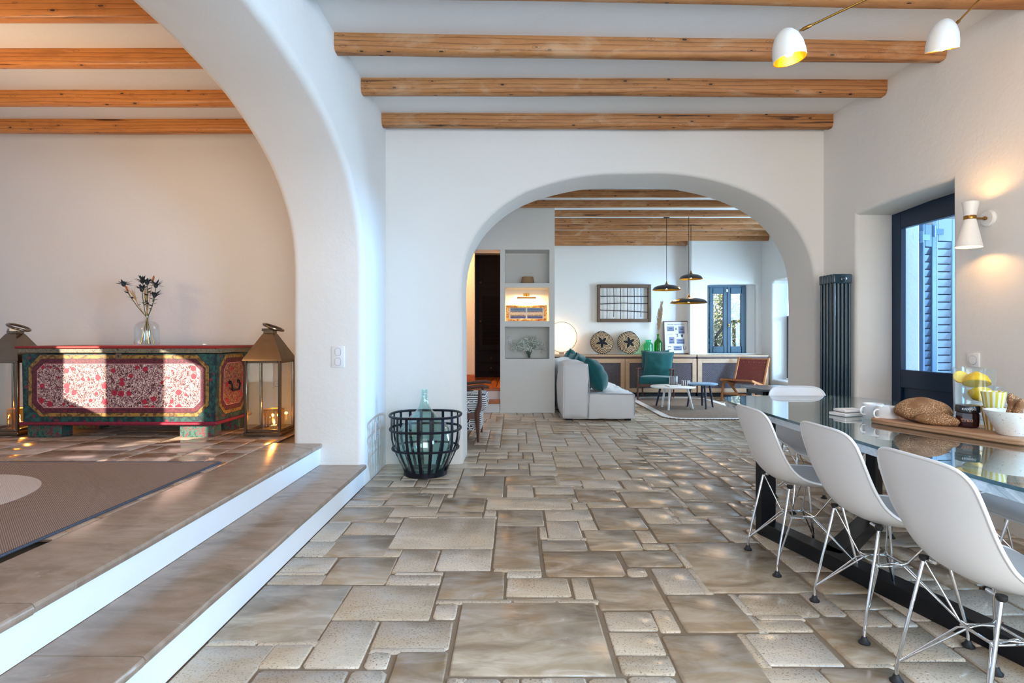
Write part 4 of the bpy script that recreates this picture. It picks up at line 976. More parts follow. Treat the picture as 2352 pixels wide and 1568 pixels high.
# ------------------------------------------------------------------ raised room
rug = thing('floor_rug', 'brown woven rug with a big cream disc on the raised floor', 'rug', (-3.35, 2.6, ZR))
m_ = MB(); m_.box((0, 0, .005), (2.7, 2.5, .008), bevel=.003); part('pile', m_, 'sisal', rug)
m_ = MB(); m_.lathe([(0, .0102), (.6, .0102), (.6, .006), (0, .006)], 64, (.15, .3, 0)); part('cream_disc', m_, 'sisal_white', rug)
M['rug_edge'] = mk_rug('blue_grey_binding', sr(52, 58, 70), sr(110, 112, 122), 80)
m_ = MB(); m_.tube([(1.352, -1.25, .006), (1.352, 1.252, .006), (-1.35, 1.252, .006)], .007, 6); part('binding', m_, 'rug_edge', rug)
ct = thing('painted_chest', 'large old chest painted with red flowers, yellow bands and green corners', 'chest', (-3.37, 5.14, ZR))
bw, bd, z0_, z1_ = .822, .305, .135, .715
m_ = MB()
def tapbox(m_, hw0, hw1, hd0, hd1, a, b):
    L_ = [(-hw0, -hd0, a), (hw0, -hd0, a), (hw0, hd0, a), (-hw0, hd0, a), (-hw1, -hd1, b), (hw1, -hd1, b), (hw1, hd1, b), (-hw1, hd1, b)]
    v = [m_.bm.verts.new(p) for p in L_]
    for f in ((3, 2, 1, 0), (4, 5, 6, 7), (0, 1, 5, 4), (1, 2, 6, 5), (2, 3, 7, 6), (3, 0, 4, 7)): m_.face([v[i] for i in f])
zc = (z0_+z1_)/2; hz = (z1_-z0_)/2
tapbox(m_, bw-.012, bw, bd-.004, bd, z0_-zc, z1_-zc); body = part('body', m_, 'walnut', ct, loc=(0, 0, zc))
m_ = MB(); tapbox(m_, bw-.010, bw+.002, .006, .006, -hz, hz); part('front_panel', m_, 'chest_front', ct, loc=(0, -bd-.001, zc))
for s in (-1, 1):
    m_ = MB(); m_.box((0, 0, 0), (.012, bd*2, hz*2)); o = part('side_panel', m_, 'chest_side', ct, loc=(s*(bw-.002), 0, zc), rot=(0, s*.02, 0))
    m_ = MB(); m_.tube([(s*.012, -.075, .03), (s*.03, -.075, .01), (s*.03, -.06, -.045), (s*.03, .06, -.045), (s*.03, .075, .01), (s*.012, .075, .03)], .009, 8); m_.sphere((s*.012, -.075, .03), .016, 8, 6); m_.sphere((s*.012, .075, .03), .016, 8, 6); part('iron_handle', m_, 'iron', o)
m_ = MB(); m_.box((0, 0, .745), (bw*2+.05, bd*2+.05, .045), bevel=.006); part('lid_band', m_, 'chest_band', ct)
m_ = MB(); m_.box((0, 0, .772), (bw*2+.09, bd*2+.08, .022), bevel=.006); part('lid', m_, 'red_paint', ct)
m_ = MB(); m_.box((0, 0, .122), (bw*2+.04, bd*2+.05, .03), bevel=.008); part('base_molding', m_, 'crimson', ct)
for sx, sy in ((-1, -1), (1, -1), (1, 1), (-1, 1)):
    m_ = MB(); m_.box((0, 0, .053), (.29, .13, .106), bevel=.004); part('foot', m_, 'chest_foot', ct, loc=(sx*(bw-.17), sy*(bd-.08), 0))
m_ = MB(); m_.box((-.0, -bd-.009, .695), (.05, .006, .05), bevel=.002); lk = part('lock_plate', m_, 'oak_frame', ct); m_ = MB(); m_.box((0, -bd-.0125, .697), (.008, .002, .022)); part('keyhole', m_, 'rubber', lk)
def lantern(x, y, label):
    t = thing('floor_lantern', label, 'lantern', (x, y, ZR), 0, 'tall nickel lanterns beside the chest')
    w, h = .158, .65
    for sx in (-1, 1):
        for sy in (-1, 1):
            m_ = MB(); m_.box((sx*(w-.012), sy*(w-.012), h/2+.02), (.024, .024, h), bevel=.004); part('post', m_, 'nickel', t)
    m_ = MB(); m_.box((0, 0, .022), (2*w+.01, 2*w+.01, .028), bevel=.004); m_.box((0, 0, .004), (2*w-.03, 2*w-.03, .01)); part('base', m_, 'nickel', t)
    for z in (.05, h-.005):
        for s in (-1, 1):
            m_ = MB(); m_.box((0, s*(w-.012), z), (2*w-.05, .02, .024), bevel=.003); part('rail', m_, 'nickel', t)
            m_ = MB(); m_.box((s*(w-.012), 0, z), (.02, 2*w-.05, .024), bevel=.003); part('rail', m_, 'nickel', t)
    for s, ax in ((-1, 0), (1, 0), (-1, 1), (1, 1)):
        m_ = MB(); m_.box((s*(w-.012), 0, h/2+.02) if ax == 0 else (0, s*(w-.012), h/2+.02), (.003, 2*w-.05, h-.07) if ax == 0 else (2*w-.05, .003, h-.07)); part('pane', m_, 'glass', t)
    m_ = MB(); R2 = []
    for hw, z in ((w+.012, h+.005), (w+.008, h+.02), (.048, h+.235), (.042, h+.24), (.042, h+.265)): R2.append([m_.bm.verts.new((sx*hw, sy*hw, z)) for sx, sy in ((-1, -1), (1, -1), (1, 1), (-1, 1))])
    for A, B in zip(R2[:-1], R2[1:]):
        for i in range(4): m_.face((A[i], A[(i+1) % 4], B[(i+1) % 4], B[i]))
    m_.face(R2[0][::-1]); m_.face(R2[-1]); part('roof', m_, 'nickel', t, ang=20)
    m_ = MB(); m_.prism([(-.075, 0), (0, -.06), (.075, 0), (0, .06)], h+.262, h+.285); m_.tube([(0, -.03, h+.28), (0, .03, h+.28)], .012, 8); part('cap', m_, 'nickel', t, ang=20)
    m_ = MB(); m_.tube([(.03+.082*math.cos(a), .02*math.sin(a)*3.6, h+.295-.030*math.cos(a)) for a in [2*PI*q/28 for q in range(28)]], .011, 8, True); part('ring_handle', m_, 'nickel', t)
    c = thing('candle_glass', None, 'candle holder', (x+.03, y+.01, ZR+.0365), 0, 'lit candle glasses inside the lanterns')
    m_ = MB(); m_.lathe([(0, .002), (.055, .0), (.068, .01), (.07, .14), (.067, .14), (.064, .012), (0, .01)], 20); part('ribbed_glass', m_, 'amber_glass', c, ang=10)
    m_ = MB()
    for q in range(16): a = 2*PI*q/16; m_.tube([(.071*math.cos(a), .071*math.sin(a), .02), (.072*math.cos(a), .072*math.sin(a), .135)], .0035, 5)
    part('rib', m_, 'amber_glass', c)
    m_ = MB(); m_.tube([(.071*math.cos(a), .071*math.sin(a), .139) for a in [2*PI*q/24 for q in range(24)]], .003, 6, True); part('gilt_rim', m_, 'gold', c)
    m_ = MB(); m_.lathe([(0, .012), (.02, .012), (.02, .03), (0, .03)], 14); cd = part('candle', m_, 'paper', c); c.scale = (1.22, 1.22, 1.3)
    m_ = MB(); m_.lathe([(0, .032), (.006, .042), (.007, .05), (.003, .066), (0, .074)], 10); part('flame', m_, 'flame', cd)
    l = light('candle_light', 'POINT', (0, 0, 0), 5.0, (1, .50, .15), shadow_soft_size=.012); l.parent = c; l.location = (0, 0, .085)
    return t, c
a, b = lantern(-2.165, 5.03, 'tall nickel lantern with a pyramid roof between the chest and the pillar'); b['label'] = 'ribbed candle glass burning inside the lantern next to the pillar'
a, b = lantern(-4.455, 5.06, 'tall nickel lantern cut by the picture edge, behind the far end of the chest'); b['label'] = 'ribbed candle glass burning inside the lantern cut by the picture edge'
LZ = ZR+.783
vs = thing('glass_jug_vase', 'small clear glass jug on the painted chest holding dried thistles', 'vase', (-3.325, 5.13, LZ))
m_ = MB(); m_.lathe([(0, .003), (.085, .0), (.098, .01), (.102, .03), (.102, .145), (.094, .185), (.07, .212), (.03, .225), (.022, .24), (.024, .268), (.021, .268), (.018, .24), (.028, .218), (.066, .205), (.09, .18), (.097, .145), (.097, .03), (.09, .014), (0, .01)], 32); part('glass_body', m_, 'glass', vs, ang=60)
m_ = MB(); m_.tube([(.022+.004, 0, .235), (.045, 0, .236), (.053, 0, .25), (.047, 0, .266), (.024, 0, .262)], .005, 8); part('handle', m_, 'glass', vs)
def sprig(label, name, cat, tip, kind, bend=0.0, base=(0, 0), seed=0):
    r = random.Random(seed); t = thing(name, label, cat, (-3.325, 5.13, LZ+.015), 0, 'dried stems in the glass jug')
    tip = Vector(tip); pts = [Vector((base[0], base[1], 0)), Vector((base[0]*.3, base[1]*.3, .16)), Vector((0+r.uniform(-.008, .008), r.uniform(-.006, .006), .24))]
    for k in (.33, .66, 1): pts.append(pts[2]+(tip-pts[2])*k+Vector((bend*math.sin(k*PI), 0, 0)))
    m_ = MB(); m_.tube(pts, .0032 if kind != 'wheat' else .0026, 6); part('stem', m_, 'green_stem' if kind == 'thistle' else 'stem', t)
    if kind == 'thistle':
        m_ = MB(); m_.sphere(tip, (.019, .019, .025), 10, 8); part('flower_head', m_, 'thistle', t)
        for q in range(14):
            a = 2*PI*q/14+r.random()*.4; e = r.uniform(-.1, .75); d = Vector((math.cos(a)*math.cos(e), math.sin(a)*math.cos(e), math.sin(e))); L = r.uniform(.06, .085); sd_ = d.cross(Vector((0, 0, 1))).normalized()*.009
            m_ = MB(); v = [m_.bm.verts.new(tip+p) for p in (-d*.0+sd_*.4, d*L*.5+sd_, d*L, d*L*.5-sd_, -sd_*.4, d*L*.45+Vector((0, 0, -.004)))]; m_.face((v[0], v[1], v[5], v[4])); m_.face((v[1], v[2], v[5])); m_.face((v[2], v[3], v[5])); m_.face((v[3], v[4], v[5])); part('bract', m_, 'thistle', t)
        for q in range(8):
            b0 = pts[3]+(tip-pts[3])*r.random()*.8; a = r.uniform(0, 6.28); d = Vector((math.cos(a), math.sin(a), .35)); L = r.uniform(.035, .06); sd_ = d.cross(Vector((0, 0, 1))).normalized()*.013
            m_ = MB(); v = [m_.bm.verts.new(b0+p) for p in (Vector((0, 0, 0)), d*L*.5+sd_, d*L, d*L*.5-sd_)]; m_.face(v); part('leaf', m_, 'thistle', t)
    elif kind == 'wheat':
        d = (tip-pts[-2]).normalized(); m_ = MB(); m_.tube([tip-d*.05, tip-d*.035, tip, tip+d*.015], [.003, .009, .008, .001], 7); m_.jitter(.003, 90); part('seed_head', m_, 'straw_head', t)
    else:
        d = (tip-pts[-2]).normalized()
        for q in range(9):
            m_ = MB(); e = d*r.uniform(.05, .1)+Vector((r.uniform(-.035, .035), r.uniform(-.02, .02), r.uniform(-.01, .02))); m_.tube([tip-d*.06, tip+e*.5, tip+e], [.0025, .0018, .0006], 4); part('awn', m_, 'stem', t)
def V2(px, py): p = at(px, py, 5.13); return (p.x+3.325, 0, p.z-LZ-.015)
sprig('blue-green thistle leaning furthest to the chest lock side', 'thistle', 'flower', V2(284, 652), 'thistle', -.02, (.05, .02), 1)
sprig('blue-green thistle at the top middle of the dried bunch', 'thistle', 'flower', V2(327, 645), 'thistle', 0, (.02, -.03), 2)
sprig('second thistle crowded against the top middle one, slightly lower', 'thistle', 'flower', V2(338, 648), 'thistle', .005, (-.03, .03), 3)
sprig('low thistle head in the heart of the dried bunch', 'thistle', 'flower', V2(326, 664), 'thistle', -.005, (.0, .05), 4)
sprig('small violet thistle on the stem bending towards the pillar', 'thistle', 'flower', V2(358, 655), 'thistle', .02, (-.05, .0), 5)
sprig('open leafy thistle below the small violet one', 'thistle', 'flower', V2(355, 677), 'thistle', .01, (-.04, -.03), 6)
sprig('orange seed spike rising highest out of the bunch', 'seed_spike', 'dried flower', V2(353, 636), 'wheat', 0, (-.06, .02), 7)
sprig('orange seed spike lying out towards the lantern cut by the frame', 'seed_spike', 'dried flower', V2(289, 658), 'wheat', -.02, (.06, .01), 8)
sprig('bearded wheat ear spreading low out of the jug', 'wheat_ear', 'dried flower', V2(308, 680), 'awn', -.01, (.04, -.03), 9)
sprig('bearded wheat ear upright in the middle of the jug', 'wheat_ear', 'dried flower', V2(336, 678), 'awn', .0, (-.02, -.05), 10)
# ------------------------------------------------------------------ lounge: cabinets under the window
def cabinet(label, x0, x1, y0, y1, doors, topz=.84):
    t = thing('radiator_cabinet', label, 'cabinet', ((x0+x1)/2, y0, 0), 0, 'low oak cabinets along the far lounge wall')
    w, d = x1-x0, y1-y0
    m_ = MB(); m_.box((0, d/2+.012, .42), (w-.01, d-.03, .68)); part('body', m_, 'oak', t)
    m_ = MB(); m_.box((0, d/2, topz-.018), (w, d+.02, .036), bevel=.004); part('top', m_, 'oak', t)
    m_ = MB(); m_.box((0, .022, topz-.055), (w-.02, .02, .03)); part('shadow_gap', m_, 'walnut', t)
    m_ = MB(); m_.box((0, .05, .04), (w-.03, .04, .08)); part('plinth', m_, 'dark_gap', t)
    dw = w/doors
    for k in range(doors):
        cx_ = -w/2+dw*(k+.5); z0, z1, f = .085, .765, .085
        dr = MB(); dr.box((cx_, .012, .43), (dw-.19, .012, z1-z0-.17)); dd = part('door_panel', dr, 'cane', t)
        for nm, c, s in (('stile', (cx_-dw/2+f/2+.004, .0, (z0+z1)/2), (f, .03, z1-z0)), ('stile', (cx_+dw/2-f/2-.004, .0, (z0+z1)/2), (f, .03, z1-z0)), ('rail', (cx_, .0, z1-f/2), (dw-2*f-.008, .03, f)), ('rail', (cx_, .0, z0+f/2), (dw-2*f-.008, .03, f))):
            m_ = MB(); m_.box(c, s, bevel=.003); part(nm, m_, 'oak', dd)
    return t
cabinet('long oak cabinet with two grey woven doors behind the sofa and green armchair', .80, 3.69, 11.42, 12.08, 2)
cabinet('oak cabinet with one wide grey woven door below the blue window', 3.70, 5.13, 11.40, 11.79, 1)
CT = .8405
# things on the cabinet
dl = thing('disc_lamp', 'glowing round disc lamp with a thin wire ring standing on the cabinet', 'lamp', (1.01, 11.93, CT))
m_ = MB(); m_.box((0, 0, .02), (.10, .10, .04), bevel=.005); part('base', m_, 'oak', dl)
RX = Matrix.Rotation(PI/2, 3, 'X')
m_ = MB(); m_.lathe([(0, .012), (.25, .012), (.285, .004), (.29, -.006), (0, -.012)], 48, (0, 0, .35), RX); part('diffuser', m_, 'disc', dl)
m_ = MB(); m_.tube([(.318*math.cos(a), -.03, .36+.318*math.sin(a)) for a in [2*PI*q/56 for q in range(56)]], .0045, 6, True); m_.tube([(0, 0, .03), (0, -.03, .045)], .004, 6); part('wire_ring', m_, 'walnut', dl)
l = light('disc_light', 'POINT', (0, 0, 0), 2.6, (1, .62, .34), shadow_soft_size=.06); l.parent = dl; l.location = (0, .075, .37)
for i, x in enumerate((1.855, 2.425)):
    p = thing('woven_plate', ['black and straw woven plate with a dark star, next to the disc lamp', 'black and straw woven plate with a dark star, next to the mint glass jar'][i], 'plate', (x, 11.90, CT+.245), 0, 'woven plates leaning on the cabinet wall'); p.rotation_euler = (-.28, .35*i, 0)
    m_ = MB(); m_.lathe([(0, .028), (.09, .03), (.17, .012), (.232, -.012), (.238, -.018), (.236, -.024), (.17, -.002), (0, .014)], 48, (0, 0, 0), RX); part('woven_face', m_, 'weave', p)
    m_ = MB(); m_.tube([(.237*math.cos(a), .018, .237*math.sin(a)) for a in [2*PI*q/48 for q in range(48)]], .006, 6, True); part('rim', m_, 'black', p)
    m_ = MB(); m_.tube([(-.13, .02, .20), (-.06, .03, .245), (0, .035, .262), (.06, .03, .245), (.13, .02, .20)], .006, 6); part('carry_loop', m_, 'black', p)
fr_ = thing('iron_grille_frame', 'old wooden window frame with a rusty iron grille hung on the lounge wall', 'wall decoration', (2.345, 12.1, 1.918))
fw, fh_ = .575, .40
for nm, c, s in (('frame_side', (-fw+.035, -.05, 0), (.06, .10, fh_*2)), ('frame_side', (fw-.035, -.05, 0), (.06, .10, fh_*2)), ('frame_bar', (0, -.05, fh_-.035), (fw*2-.14, .10, .07)), ('frame_bar', (0, -.05, -fh_+.035), (fw*2-.14, .10, .07))):
    m_ = MB(); m_.box(c, s, bevel=.006, seg=1); m_.jitter(.004, 7); part(nm, m_, 'oak_frame', fr_)
for k in range(6):
    x = -fw+.07+(k+1)*(2*fw-.14)/7; lo = -fh_+.06 if k not in (1, 5) else -fh_+.11
    m_ = MB(); m_.tube([(x, -.055, lo), (x+.006, -.055, 0), (x, -.055, fh_-.06)], .007, 6); part('upright_bar', m_, 'iron', fr_)
for k in range(3):
    z = fh_-.25-.155*k; m_ = MB(); m_.tube([(-fw+.06, -.062, z-.01*(k == 1)+.02*(k == 2)), (-.2, -.058, z+.004), (0, -.064, z+.012*(k == 1)), (.25, -.058, z-.01*(k == 2)), (fw-.06, -.062, z-.03*(k == 2))], .008, 6); part('cross_bar', m_, 'iron', fr_)
gj = thing('glass_jar', 'wide mint green glass jar on the cabinet, left of the tall green bottle', 'jar', (2.82, 11.86, CT))
m_ = MB(); m_.lathe([(0, .004), (.08, .0), (.094, .012), (.098, .05), (.098, .20), (.085, .235), (.058, .25), (.056, .285), (.066, .292), (.066, .305), (.06, .306), (.05, .285), (.052, .245), (.08, .228), (.092, .2), (.092, .05), (.085, .016), (0, .01)], 20); part('glass_body', m_, 'mint_glass', gj, ang=60)
gb = thing('glass_bottle', 'bright green glass bottle with a pampas plume on the cabinet', 'bottle', (3.03, 11.88, CT))
m_ = MB(); m_.lathe([(0, .004), (.074, .0), (.083, .01), (.085, .05), (.085, .24), (.07, .275), (.03, .325), (.021, .345), (.020, .40), (.026, .405), (.026, .425), (.018, .426), (.015, .35), (.026, .318), (.066, .268), (.079, .238), (.079, .05), (.07, .014), (0, .01)], 20); part('glass_body', m_, 'green_glass', gb, ang=60)
pp = thing('pampas_plume', 'beige pampas plume rising out of the bright green bottle', 'dried plant', (3.03, 11.88, CT+.08))
m_ = MB(); m_.tube([(0, 0, 0), (.006, 0, .36), (.06, 0, .92)], .005, 5); part('stem', m_, 'stem', pp)
m_ = MB(); r = random.Random(5)
for k in range(260):
    u = r.random(); c = Vector((.012+.07*u**1.2, 0, .42+.58*u)); a = r.uniform(0, 2*PI); L = .13*math.sin(min(1, u*1.15+.12)*PI*.9)+.02
    d = Vector((math.cos(a)*.45, math.sin(a)*.3, 1)).normalized()*L; m_.tube([c, c+d*.6+Vector((math.cos(a)*.012, 0, 0)), c+d], [.004, .0035, .0008], 3, caps=False)
tag(part('plume', m_, 'pampas', pp), kind='stuff')
ps = thing('framed_poster', 'framed white poster of small grey prints leaning beside the lounge window', 'poster', (3.44, 11.93, CT+.004)); ps.rotation_euler = (-.09, -.012, 0)
pw, ph = .265, .70
for nm, c, s in (('frame_side', (-pw+.01, 0, ph/2), (.02, .025, ph)), ('frame_side', (pw-.01, 0, ph/2), (.02, .025, ph)), ('frame_bar', (0, 0, ph-.01), (2*pw-.04, .025, .02)), ('frame_bar', (0, 0, .01), (2*pw-.04, .025, .02))):
    m_ = MB(); m_.box(c, s, bevel=.002); part(nm, m_, 'walnut', ps)
m_ = MB(); m_.box((0, .004, ph/2), (2*pw-.03, .008, ph-.03)); sh = part('sheet', m_, 'paper', ps)
text('poster_title', 'DEALYNN KAPPLEY HOTEL', .030, 'ink', sh, (.0, -.0012, ph-.075), (PI/2, 0, 0))
m_ = MB(); m_.box((0, -.0006, ph-.105), (.40, .001, .003)); part('rule_line', m_, 'ink_soft', sh)
for (x, z, w, h, mt) in ((-.115, .535, .15, .10, 'ink_soft'), (.115, .505, .13, .155, 'ink_soft'), (-.10, .29, .115, .14, 'ink_soft'), (.085, .265, .17, .105, 'ink_soft'), (.02, .125, .17, .10, 'ink_soft')):
    m_ = MB(); m_.box((x, -.0006, z), (w, .001, h)); q = part('printed_picture', m_, mt, sh)
    m_ = MB(); m_.box((x, -.0013, z-h*.28), (w*.9, .0008, h*.14)); m_.box((x, -.0013, z+h*.12), (w*.5, .0008, h*.16)); part('printed_tone', m_, 'ink', q)
for (x, z, k) in ((.0, .535, 0), (.01, .40, 1), (.12, .385, 2), (-.15, .125, 3), (.165, .125, 4), (-.13, .415, 5)):
    m_ = MB()
    if k == 0: m_.prism([(x-.018, z-.01), (x, z-.03), (x+.018, z-.01), (x, z+.03)], 0, .001, lambda a, b, c: Vector((a, -.001-c, b)))
    elif k == 1: m_.tube([(x-.02, -.001, z+.03), (x, -.001, z-.005), (x+.02, -.001, z+.03), (x+.024, -.001, z-.035), (x-.01, -.001, z-.035)], .006, 5)
    elif k == 2: m_.prism([(x-.028, z+.03), (x+.028, z+.03), (x+.018, z-.03), (x-.014, z-.03)], 0, .001, lambda a, b, c: Vector((a, -.001-c, b)))
    elif k == 3: m_.tube([(x-.035, -.001, z+.02), (x-.02, -.001, z+.035), (x+.02, -.001, z+.035), (x+.035, -.001, z+.02)], .006, 5); m_.tube([(x-.035, -.001, z-.03), (x+.035, -.001, z-.03)], .006, 5)
    elif k == 4: m_.tube([(x-.03, -.001, z+.05), (x-.022, -.001, z-.02), (x-.01, -.001, z-.035), (x+.004, -.001, z-.015)], .005, 5); m_.tube([(x+.035, -.001, z+.03), (x+.014, -.001, z+.02), (x+.032, -.001, z-.005), (x+.014, -.001, z-.035)], .005, 5)
    else:
        for q in range(4): m_.tube([(x-.05+q*.03, -.001, z+.02), (x-.035+q*.03, -.001, z), (x-.05+q*.03, -.001, z-.02)], .003, 5)
    part('printed_emblem', m_, 'ink' if k != 5 else 'ink_soft', sh)
# ------------------------------------------------------------------ niches
nz = lambda py: EYE-(py-CY)*9.3/F
bb = thing('straw_basket', 'small upturned straw basket in the top wall niche', 'basket', (.228, 9.24, 2.056))
m_ = MB()
for q in range(9):
    z = .006+q*.014; m_.tube([((.108-.0028*q)*math.cos(a), (.108-.0028*q)*math.sin(a), z) for a in [2*PI*k/24 for k in range(24)]], .0085, 6, True)
m_.lathe([(0, .126), (.085, .126), (.085, .12), (0, .12)], 20); part('coil', m_, 'natural', bb)
pl_ = thing('picture_lamp', 'brass picture lamp on the back wall of the middle niche', 'lamp', (.21, 9.39, 1.90))
m_ = MB(); m_.box((0, -.006, 0), (.10, .012, .055), bevel=.003); part('mount_plate', m_, 'brass', pl_)
m_ = MB(); m_.tube([(0, -.01, -.005), (0, -.10, .0), (0, -.13, -.05)], .006, 8); part('arm', m_, 'brass', pl_)
m_ = MB(); m_.tube([(-.155, -.13, -.058), (.155, -.13, -.058)], .016, 10); part('shade_tube', m_, 'brass', pl_)
m_ = MB(); m_.tube([(-.13, -.128, -.074), (.13, -.128, -.074)], .005, 8); part('bulb', m_, 'bulb', pl_)
l = light('picture_light', 'AREA', (.21, 9.235, 1.805), 8.5, (1, .62, .26), target=(.21, 9.42, 1.60), size=.28, sizey=.03)
fp = thing('double_picture', 'gilt frame with two blue seaside prints in the lit niche', 'picture', (.208, 9.22, 1.456)); fp.rotation_euler = (-.10, 0, 0)
W2, H2 = .335, .265
for nm, c, s in (('frame_side', (-W2+.025, 0, H2/2), (.05, .03, H2)), ('frame_side', (W2-.025, 0, H2/2), (.05, .03, H2)), ('frame_bar', (0, 0, H2-.02), (2*W2-.1, .03, .04)), ('frame_bar', (0, 0, .02), (2*W2-.1, .03, .04))):
    m_ = MB(); m_.box(c, s, bevel=.006); part(nm, m_, 'giltwood', fp)
m_ = MB(); m_.box((0, .006, H2/2), (2*W2-.08, .008, H2-.06)); mt_ = part('mount', m_, 'paper', fp)
for s in (-1, 1):
    m_ = MB(); m_.box((0, 0, 0), (.25, .003, .165)); part('print', m_, 'seascape', mt_, loc=(s*.137, .0, H2/2))
vz = thing('blossom_vase', 'small glass of white baby breath in the lowest niche', 'flowers', (.25, 9.2, .8555))
m_ = MB(); m_.lathe([(0, .003), (.03, .0), (.034, .006), (.044, .13), (.041, .13), (.031, .01), (0, .009)], 20); part('glass_cup', m_, 'glass', vz)
m_ = MB(); r = random.Random(3); tips = []
for k in range(34):
    a = r.uniform(0, 2*PI); e = r.uniform(.15, 1.25); d = Vector((math.cos(a)*math.cos(e)*1.15-.10, math.sin(a)*math.cos(e)*.6, math.sin(e)*.8)); L = r.uniform(.16, .27)
    t0 = Vector((r.uniform(-.02, .02), r.uniform(-.02, .02), .01)); t1 = Vector((0, 0, .13))+d*L; m_.tube([t0, Vector((d.x*.06, d.y*.06, .13)), t1], .0022, 4); tips.append(t1)
tag(part('stems', m_, 'green_stem', vz), kind='stuff')
m_ = MB()
for k in range(620):
    c = r.choice(tips)+Vector((r.gauss(0, .026), r.gauss(0, .024), r.gauss(0, .024))); s = r.uniform(.007, .013); m_.sphere(c, s, 5, 3)
tag(part('blossoms', m_, 'gyps', vz), kind='stuff')
# ------------------------------------------------------------------ wardrobe in the hall
wd = thing('wardrobe', 'built-in black wardrobe with louvred doors up the hall steps', 'wardrobe', (-.82, 11.85, .362))
WB = MB(); WB.box((.62, .27, 1.28), (1.24, .5, 2.56)); part('body', WB, 'wardrobe', wd)
def wdoor(nm, x, z0, z1, w, slats=0):
    m_ = MB(); m_.box((x+w/2, -.002, (z0+z1)/2), (w-.012, .02, z1-z0-.012), bevel=.003); d = part(nm, m_, 'wardrobe', wd)
    if nm == 'drawer': kx, kz = x+w/2, (z0+z1)/2
    else: kx, kz = x+.055, (z0+.12 if z0 > 1.7 else z0+.62)
    m_ = MB(); m_.sphere((kx, -.03, kz), .014, 10, 8); m_.tube([(kx, -.01, kz), (kx, -.03, kz)], .005, 6); part('knob', m_, 'brass', d)
    if slats:
        for k in range(slats):
            z = z0+.12+(k+.5)*(z1-z0-.24)/slats; m_ = MB(); m_.box((x+w/2, -.018, z), (w-.20, .010, (z1-z0-.24)/slats*.92), Matrix.Rotation(.35, 3, 'X')); part('slat', m_, 'wardrobe', d)
    elif nm == 'door':
        m_ = MB(); m_.box((x+w/2, -.014, (z0+z1)/2), (w-.2, .008, z1-z0-.2), bevel=.004); part('raised_panel', m_, 'wardrobe', d)
for x in (.07, .64):
    wdoor('door', x, 1.86, 2.52, .55); wdoor('door', x, .55, 1.82, .55, 14); wdoor('drawer', x, .30, .49, .55); wdoor('drawer', x, .10, .29, .55)
# ------------------------------------------------------------------ sofa
sf = thing('sofa', 'low white linen sofa with its back against the niche wall', 'sofa', (.70, 8.10, 0))
def cushion_block(c, d, r, seed, amp=.012, nu=10, crease=0.0):
    m_ = MB(); bmesh.ops.create_cube(m_.bm, size=1, matrix=Matrix.Translation(Vector(c)) @ Matrix.Diagonal((*d, 1)))
    bmesh.ops.subdivide_edges(m_.bm, edges=m_.bm.edges[:], cuts=nu, use_grid_fill=True)
    cc = Vector(c); hd = Vector(d)/2
    for v in m_.bm.verts:
        q = v.co-cc; u = [q[i]/hd[i] for i in range(3)]
        bul = [(1-u[(i+1) % 3]**2)*(1-u[(i+2) % 3]**2) for i in range(3)]
        for i in range(3): q[i] += math.copysign(r*bul[i]*abs(u[i])**4, u[i])
        nn = noise.noise_vector(Vector((q.x*5+seed, q.y*5, q.z*5))); q += nn*amp
        if crease and u[2] > .95: q.z += crease*(noise.noise(Vector((q.x*9+seed, q.y*26, 0)))+.5*noise.noise(Vector((q.x*30, q.y*40, seed))))*min(1, (1-abs(u[0]))*3)*min(1, (1-abs(u[1]))*4)
        v.co = cc+q
    return m_
for k, (ya, yb2) in enumerate(((0.0, 1.12), (1.13, 2.25))):
    L = yb2-ya; yc = (ya+yb2)/2
    o = part('back_cushion', cushion_block((.19, yc, .42), (.35, L-.02, .78), .045, k*5, .016), 'linen', sf, ang=180)
    for x0 in (.015, .365):
        m_ = MB(); q = [(x0, yc-L/2+.012, .05+.0385*i) for i in range(20)]; q = [(x+(.018*math.sin(i/19*PI) if x0 > .1 else -.006*math.sin(i/19*PI)), y-.002, z) for i, (x, y, z) in enumerate(q)]; m_.tube(q, .006, 6); part('piping', m_, 'pipe' if x0 > .1 else 'paper', o)
    o = part('seat_cushion', cushion_block((.70, yc, .208), (.66, L-.02, .355), .03, k*7+2, .013, 18, .034), 'linen', sf, ang=180)
    ya_, yb3 = yc-L/2+.012, yc+L/2-.012
    m_ = MB(); m_.tube([(.375, ya_, .385), (.7, ya_-.006, .388), (1.02, ya_, .382), (1.032, yc, .386), (1.02, yb3, .382)], .007, 6); m_.tube([(1.028, ya_, .375), (1.035, ya_-.003, .22), (1.028, ya_, .04)], .007, 6); part('piping', m_, 'pipe', o)
for x in (.1, .95):
    for y in (.1, 1.0, 1.25, 2.15):
        m_ = MB(); m_.box((x, y, .015), (.08, .08, .03)); part('foot', m_, 'dark_gap', sf)
